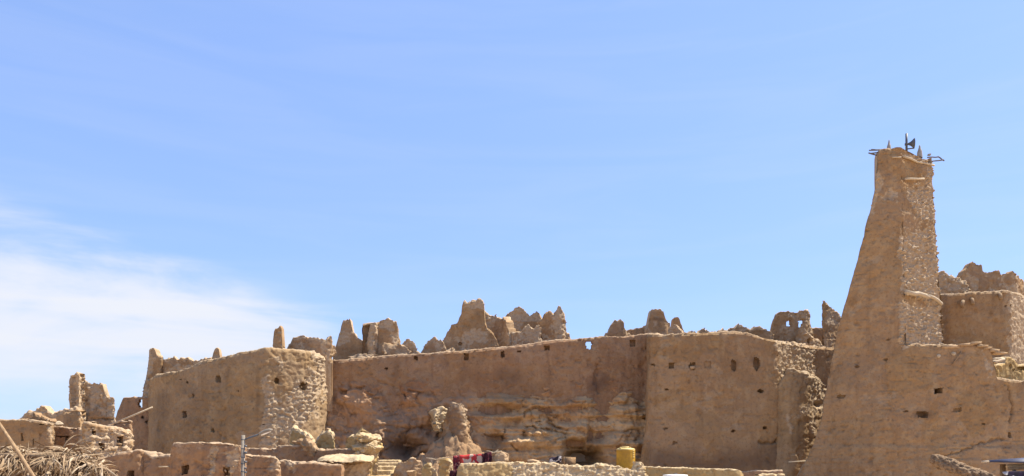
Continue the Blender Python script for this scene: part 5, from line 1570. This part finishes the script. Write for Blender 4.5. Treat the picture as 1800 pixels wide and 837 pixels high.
def rug(label, px0, px1, pya, pyb, drop0, drop1, Y, mat, group='rugs hung over the line', seed=0):
    nu, nv = 40, 24
    V = []
    for i in range(nu):
        t = i / (nu - 1)
        top = P(px0 + (px1 - px0) * t, pya + (pyb - pya) * t, Y)
        d = (drop0 + (drop1 - drop0) * t) / F * Y
        for j in range(nv):
            u = j / (nv - 1)
            # over the line: short flap behind, long flap in front
            L = u * (d + 0.35) - 0.35
            fold = 0.045 * math.sin(t * 22 + seed + u) * min(1, abs(L) * 2) + 0.03 * math.sin(t * 9 + seed * 2)
            if L < 0:
                y, z = 0.05, L
            else:
                y, z = -0.05, -L
            if abs(L) < 0.05:
                y, z = -L, 0.02
            if L < 0:
                z = L
            V.append((top.x + 0.02 * math.sin(u * 7 + seed), top.y + y + fold * (1 if L > 0 else 0.3) - 0.06 * max(L, 0), top.z + z + 0.03 * math.sin(t * 12 + seed) * u))
    Q = [(i * nv + j, (i + 1) * nv + j, (i + 1) * nv + j + 1, i * nv + j + 1) for i in range(nu - 1) for j in range(nv - 1)]
    c = np.array(V).mean(0)
    me = mesh_np('rug', np.array(V) - c, Q, mat, True)
    o = link('rug', me, None, label, 'rug', group, loc=Vector(c))
    md = o.modifiers.new('thickness', 'SOLIDIFY')
    md.thickness = 0.025
    return o


rug('narrow dark red rug hanging at the left beside the mud post', 797, 808, 803, 801.5, 24, 22, 41.0, RUG2, seed=1)
rug('red and cream patterned rug in the middle of the line', 808, 848, 801.5, 799, 16, 16, 41.05, RUG1, seed=2)
rug('dark purple cloth at the right end of the rugs', 848, 864, 798.5, 796, 18, 18, 41.0, RUG3, seed=3)
rug('dark folded blanket low beside the front wall end', 790, 806, 829, 827, 16, 16, 40.4, RUG3, seed=4)
rug('small black and white striped cloth on the rough front wall', 966, 987, 806.5, 802.5, 7, 7, 41.2, RUG4, seed=5)
LINE = [P(749, 806, 41.6), P(765, 808, 41.5), P(790, 804, 41.2), P(830, 800.5, 41.05), P(865, 796, 41.0), P(882, 793, 41.0)]
lw = MB().tube(LINE, 0.025, 6)
link('washing_line', lw.mesh('washing_line', WOOD_PALE, True), None, 'pale rope line carrying the rugs between mud posts', 'washing line')
for lb_, a, b in (('dry forked stick, left of two above the right end of the rugs', (855, 792.5), (868, 796)), ('dry stick rising from the lumpy stone at the rugs', (868, 797), (876, 791)),
                  ('dry level stick at the left end of the rug line', (749, 805), (766, 808)), ('thin upright stick under the left end of the rug line', (758, 806), (760, 817))):
    br_ = MB().tube([P(a[0], a[1], 41.1), P((a[0] + b[0]) / 2, (a[1] + b[1]) / 2 - 0.6, 41.1), P(b[0], b[1], 41.1)], 0.03, 6)
    link('dry_stick', br_.mesh('dry_stick', WOOD_PALE, True), None, lb_, 'stick')

# ---- broken wall and debris before the cliff
def heap(name, label, cat, px, py_top, py_base, rpx, Y, mat, seed, pw=1.0, raw=None, amp=0.3, sharp=1.0, squash=0.8):
    """an earth heap or broken stub as a height field on a round plan"""
    n = 110
    a = np.linspace(-1, 1, n)
    U, Vv = np.meshgrid(a, a, indexing='ij')
    rr, th_ = np.hypot(U, Vv), np.arctan2(Vv, U)
    R0 = rpx / F * Y
    zb, zt_ = wz(py_base, Y), wz(py_top, Y)
    x = wx(px, Y) + U * R0 * 1.15
    y = Y + Vv * R0 * squash * 1.15
    k = 1 + 0.35 * fbm(np.stack([np.cos(th_) * 1.3, np.sin(th_) * 1.3, 0 * U + seed], -1), 3, seed)
    prof = np.clip(1 - (rr * 1.15 / k) ** sharp, -0.2, 1) ** 1 if pw == 1 else np.sign(1 - rr * 1.15 / k) * np.abs(1 - (rr * 1.15 / k)) ** pw
    z = zb + (zt_ - zb) * prof
    p = np.stack([x, y, z], -1)
    z = z + amp * fbm(p * 0.8 + seed, 5, seed, 0.62)
    w1, w2, wv_ = worley(np.stack([x / 0.9, y / 0.9, z / 0.7], -1) + 0.5 * np.stack([fbm(p * 1.5, 3, 5), fbm(p * 1.5, 3, 6), fbm(p * 1.5, 3, 7)], -1), seed)
    z = z + amp * 0.7 * np.clip((w2 - w1) * 2.2, 0, 1) ** 0.6 * wv_
    x = x + amp * 0.5 * fbm(p * 0.9 + 5, 3, seed + 3)
    I = np.arange(n * n).reshape(n, n)
    Q = np.stack([I[:-1, :-1], I[1:, :-1], I[1:, 1:], I[:-1, 1:]], -1).reshape(-1, 4)
    rw = np.ones(n * n) if raw is None else np.full(n * n, raw)
    me = mesh_np(name, np.stack([x, y, z], -1).reshape(-1, 3), Q, mat, True, {'raw': rw, 'stain_shade': np.clip(0.30 + 0.6 * fbm(p * 0.6, 3, seed + 4), 0, 0.6)})
    return link(name, me, None, label, cat)


heap('debris_cone', 'dark heap of earth debris against the cliff under the two pale lumps', 'rubble mound', 799, 748, 834, 80, 57.9, ROCK, 401, 1.0, 0.6, 0.8, 1.15)
wall('broken_wall', 'pale sunlit wedge of broken wall on the cliff face, left of two', 'ruin',
     [(754, 742, 58.0), (757, 732, 58.0), (763, 726, 58.1), (770, 722, 58.3), (778, 719, 58.5), (785, 721, 58.7), (789, 730, 59.0)], 758, T=1.4, cell=1.5, rough=0.12, broad=0.35, top=0.08, topf=1.6, mat=MUD_PALE, rawcap=True, rawtop=6, stones=10, stonesize=0.3, lumpamp=0.25,
     ground=wz(759, 58.2), xwarp=lambda fr, z: 0.55 * np.clip(7.9 - z, 0, 3) * (1 - fr))
wall('broken_wall', 'brown knob of broken wall topping the debris heap, right of two', 'ruin',
     [(785, 738, 57.7), (788, 722, 57.3), (793, 713, 57.0), (802, 709, 56.8), (811, 712, 56.9), (817, 721, 57.3), (820, 730, 57.7), (823, 742, 58.1)], 772, T=1.2, cell=1.5, rough=0.12, broad=0.35, top=0.08, topf=1.6, mat=MUD_RUIN, rawcap=True, raw=[[(808, 707), (826, 722), (826, 750), (814, 742)], [(786, 712), (812, 706), (812, 716), (790, 722)]], stones=14,
     stonesize=0.28, lumpamp=0.25, ground=wz(780, 57), topstones=6, stain_shades=[([(796, 722), (800, 770)], 18, 0.5), ([(760, 775), (840, 775)], 16, 0.4)],  # dark front and pale right edge put shade and sun into the colour
     xwarp=lambda fr, z: (fr - 0.5) * 3.4 * np.clip((7.5 - z) / 1.6, 0, 2) ** 1.2)

# ================================================================== NEAR FOREGROUND
# palm thatch canopy at the lower left
th = bpy.data.objects.new('thatch_canopy', None)
C.objects.link(th)
YC = 11.0
th.location = (wx(90, YC), YC, 0)
th['label'] = 'dry palm leaf thatch canopy drooping in the lower left corner'
th['category'] = 'canopy'
OFF = th.location.copy()


def leaf_mesh(L, w, droop, curl, mat):
    n = 7
    V, Q = [], []
    ang = random.uniform(0.1, 0.6)
    x = z = 0.0
    side = 0
    for i in range(n):
        t = i / (n - 1)
        wd = w * (0.5 + 1.0 * math.sin(math.pi * min(1, t * 0.85 + 0.12))) * (1 - 0.85 * max(0, t - 0.6) / 0.4)
        tw = curl * t
        ca, sa = math.cos(tw), math.sin(tw)
        for u, dz in ((-1, 0.0), (0, 0.35 * wd), (1, 0.0)):
            V.append((u * wd / 2 * ca + side, x, z + dz + u * wd / 2 * sa))
        a = ang - droop * t
        x += L / (n - 1) * math.cos(a)
        z += L / (n - 1) * math.sin(a)
        side += random.uniform(-0.02, 0.02) * L
    for i in range(n - 1):
        for u in range(2):
            Q.append((i * 3 + u, i * 3 + u + 1, (i + 1) * 3 + u + 1, (i + 1) * 3 + u))
    return np.array(V), Q, mat


LEAVES = []
for k in range(24):
    m = [LEAF_A, LEAF_B, LEAF_C][k % 3]
    V, Q, m = leaf_mesh(random.uniform(0.22, 0.52), random.uniform(0.009, 0.023), random.uniform(0.6, 1.7), random.uniform(-1.6, 1.6), m)
    LEAVES.append((V, Q, mesh_np('leaf', V, Q, m, True)))


def edge_py(px):
    return np.interp(px, [-60, 0, 30, 50, 75, 95, 120, 140, 160, 175, 190, 200], [797, 796, 788, 793, 798, 788, 791, 797, 808, 810, 818, 832])


def leaf_place(top):
    px = random.uniform(-50, 190)
    e = edge_py(px)
    if top:
        py = e + random.uniform(0, 14)
    else:
        py = e + abs(random.gauss(0, 1)) * 28 + 4
    Y = YC + random.uniform(-0.55, 0.5) + (0.4 if top else -0.1)
    p = P(px, py, Y) - OFF
    yaw = random.gauss(math.pi, 0.75) if not top else random.uniform(0, 6.28)
    pitch = random.gauss(-1.0, 0.4) if not top else random.gauss(0.05, 0.35)
    return p, (pitch, random.gauss(0, 0.4), yaw)


for k in range(300):
    L_ = LEAVES[random.randrange(24)] if k % 3 else LEAVES[2 + 3 * random.randrange(8)]
    o = bpy.data.objects.new('leaf', L_[2])
    C.objects.link(o)
    o.parent = th
    o.location, o.rotation_euler = leaf_place(k % 5 < 2)
    s_ = random.uniform(0.7, 1.25)
    o.scale = (s_, s_, s_)
from mathutils import Euler
for part_, mt, cnt in (('small_leaves', LEAF_A, 900), ('dark_leaves', LEAF_B, 900)):
    mb = MB()
    for k in range(cnt):
        V, Q, _ = LEAVES[random.randrange(24)]
        p, e = leaf_place(False if part_ == 'dark_leaves' else random.random() < 0.3)
        M = Euler(e).to_matrix()
        if part_ == 'dark_leaves':
            p = p + Vector((0, 0.25, -0.05))
        mb.add(V @ np.array(M).T * random.uniform(0.7, 1.15) + np.array(p), Q)
    o = link(part_, mb.mesh(part_, mt, True), th, kind='stuff')
# frame under the thatch
for px in (-45, 60, 175):
    link('post', MB().tube([P(px, 800, YC + 0.3) - OFF - Vector((0, 0, P(px, 800, YC).z)), P(px, 806 if px < 150 else 822, YC + 0.3) - OFF], 0.05, 8).mesh('post', WOOD, True), th)
for dy in (-0.2, 0.3, 0.7):
    link('rafter', MB().tube([P(-60, 800, YC + dy) - OFF, P(95, 802, YC + dy) - OFF, P(188, 826, YC + dy) - OFF], 0.035, 8).mesh('rafter', WOOD, True), th)
mat_ = MB()
n = 12
pts_ = []
for i in range(n):
    px = -60 + 250 * i / (n - 1)
    for dy in (-0.35, 0.2, 0.8):
        pts_.append(P(px, float(edge_py(px)) + 16, YC + dy) - OFF + Vector((0, 0, random.uniform(-0.03, 0.03))))
mat_.add([tuple(p) for p in pts_], [(i * 3 + j, (i + 1) * 3 + j, (i + 1) * 3 + j + 1, i * 3 + j + 1) for i in range(n - 1) for j in range(2)])
link('reed_mat', mat_.mesh('reed_mat', LEAF_B, True), th)

pl = MB().tube([P(-14, 728, 10.2), P(0, 748, 10.2), P(30, 792, 10.1), P(58, 837, 10.0), P(84, 880, 9.9), P(190, 1060, 9.5), P(300, 1290, 9.2)], 0.026, 10)
link('wooden_pole', pl.mesh('wooden_pole', WOOD, True), None, 'slanting wooden pole crossing in front of the palm thatch', 'pole')

# ---- palm trunk beam at the lower right
def log():
    A, B = P(1641, 807, 14.2), P(1800, 871, 12.4)
    ax = (B - A)
    L = ax.length
    ax.normalize()
    up = Vector((0, 0, 1))
    s1 = ax.cross(up).normalized()
    u1 = s1.cross(ax).normalized()
    n1, n2 = 200, 72
    t = np.linspace(0, 1, n1)
    a = np.linspace(0, 2 * np.pi, n2, endpoint=False)
    T_, A_ = np.meshgrid(t, a, indexing='ij')
    rad = 0.118 + 0.0 * T_
    # leaf base scars: diagonal lattice of scales
    su, sv = A_ / (2 * np.pi) * 9, T_ * L / 0.11
    ph = su + 0.5 * np.floor(sv)
    fu, fv = ph - np.floor(ph), sv - np.floor(sv)
    scale_ = np.clip(1 - np.abs(fu - 0.5) * 1.7, 0, 1) * (0.3 + 0.7 * fv)
    c3 = np.stack([np.cos(A_) * 1.2, np.sin(A_) * 1.2, T_ * L * 3], -1)
    rad = rad + 0.016 * scale_ + 0.040 * fbm(c3 * 1.6, 4, 501, 0.6) + 0.02 * fbm(c3 * 7, 3, 502)
    rad = rad * np.clip(0.80 + T_ * 5, 0.80, 1.0)
    base = np.array(A)[None, None] + T_[..., None] * L * np.array(ax)
    co = base + rad[..., None] * (np.cos(A_)[..., None] * np.array(s1) + np.sin(A_)[..., None] * np.array(u1))
    I = np.arange(n1 * n2).reshape(n1, n2)
    Q = np.stack([I[:-1], np.roll(I, -1, 1)[:-1], np.roll(I, -1, 1)[1:], I[1:]], -1).reshape(-1, 4)
    me = mesh_np('palm_log', co.reshape(-1, 3), Q[:, ::-1], BARK, True)
    o = link('palm_log', me, None, 'rough palm trunk beam pointing up left in the lower right corner', 'log')
    # the cut end, hollowed
    V, Q, T = [], [], []
    for rr, d in ((0.105, 0.0), (0.08, 0.02), (0.05, 0.06), (0.025, 0.09)):
        for k in range(24):
            an = 2 * math.pi * k / 24
            jit = random.uniform(-0.012, 0.012)
            V.append(tuple(A + ax * (d + jit) + (s1 * math.cos(an) + u1 * math.sin(an)) * rr))
    for i in range(3):
        for k in range(24):
            Q.append((i * 24 + k, i * 24 + (k + 1) % 24, (i + 1) * 24 + (k + 1) % 24, (i + 1) * 24 + k))
    V.append(tuple(A + ax * 0.1))
    T = [(96, 72 + k, 72 + (k + 1) % 24) for k in range(24)]
    link('cut_end', mesh_np('cut_end', V, Q, WOOD, False, None, T), o)
    # support pier below the frame
    pc = A.lerp(B, 0.95)
    pr = MB().box((pc.x, pc.y, (pc.z - 0.1) / 2), (0.8, 0.6, pc.z - 0.1), 0.1)
    link('mud_pier', pr.mesh('mud_pier', MUD), None, 'square mud pier carrying the palm trunk beam', 'pier')
    pr = MB()
    return o


log()

# awning at the right edge
aw = bpy.data.objects.new('awning', None)
C.objects.link(aw)
YA = 16.0
aw.location = (wx(1800, YA), YA, 0)
aw['label'] = 'dark sheet awning on pale wooden beams at the right edge'
aw['category'] = 'awning'


def ra_(px, py, dy=0.0):
    return P(px, py, YA + dy) - aw.location


V = [ra_(1728, 810, -0.1), ra_(1737, 809, 0.8), ra_(1870, 800, 0.9), ra_(1870, 813, -0.4)]
V2 = [v + Vector((0, 0, -0.03)) for v in V]
link('sheet', MB().add([tuple(v) for v in V + V2], [(0, 3, 2, 1), (4, 5, 6, 7), (0, 4, 7, 3), (1, 2, 6, 5), (0, 1, 5, 4), (2, 3, 7, 6)]).mesh('sheet', SHEET), aw)
link('tip', MB().tube([ra_(1726, 812, -0.15), ra_(1738, 811.5, -0.15)], 0.025, 6).mesh('tip', WOOD_PALE, True), aw)
link('beam', MB().tube([ra_(1770, 820, 0.1), ra_(1870, 815, 0.1)], 0.045, 8).mesh('beam', WOOD_PALE, True), aw)
link('beam', MB().tube([ra_(1772, 824, -0.1), ra_(1870, 820, -0.1)], 0.03, 8).mesh('beam', WOOD, True), aw)
link('post', MB().tube([ra_(1763, 816, 0.3), ra_(1763, 816, 0.3) * 1.0 - Vector((0, 0, P(1763, 816, YA).z))], 0.06, 8).mesh('post', MUD, True), aw)
link('strut', MB().tube([ra_(1783, 821, 0), ra_(1783, 832, 0)], 0.04, 8).mesh('strut', METAL_DARK, True), aw)
bdl = lumpy('cloth_bundle', 'black and white striped bundle under the dark awning', 'bundle', (0, 0, 0), (0.30, 0.22, 0.14), RUG4, 50, amp=0.3, sub=4)
bdl.location = P(1792, 836, YA - 0.3)
tb = MB().box((P(1792, 846, YA - 0.3).x, YA - 0.3, (P(0, 848, YA).z) / 2), (0.9, 0.6, P(0, 848, YA).z), 0)
link('crate_stack', tb.mesh('crate_stack', WOOD), None, 'wooden stand under the striped bundle', 'stand')

# ---- one group phrase for each kind that repeats
GROUPS = {'house': 'mud houses at the lower left', 'low_wall': 'low mud walls around the yards', 'broken_wall': 'broken wall stubs below the fort', 'bastion': 'mud bastions of the fort', 'front_wall': 'front walls along the bottom edge',
          'mud_post': 'mud posts of the washing line', 'dry_stick': 'dry sticks at the washing line', 'mud_stub': 'rounded mud stubs', 'pale_stick': 'pale sticks at the buttress foot'}
for o_ in C.objects:
    if o_.parent is None and 'group' not in o_:
        g_ = GROUPS.get(o_.name.split('.')[0])
        if g_:
            o_['group'] = g_
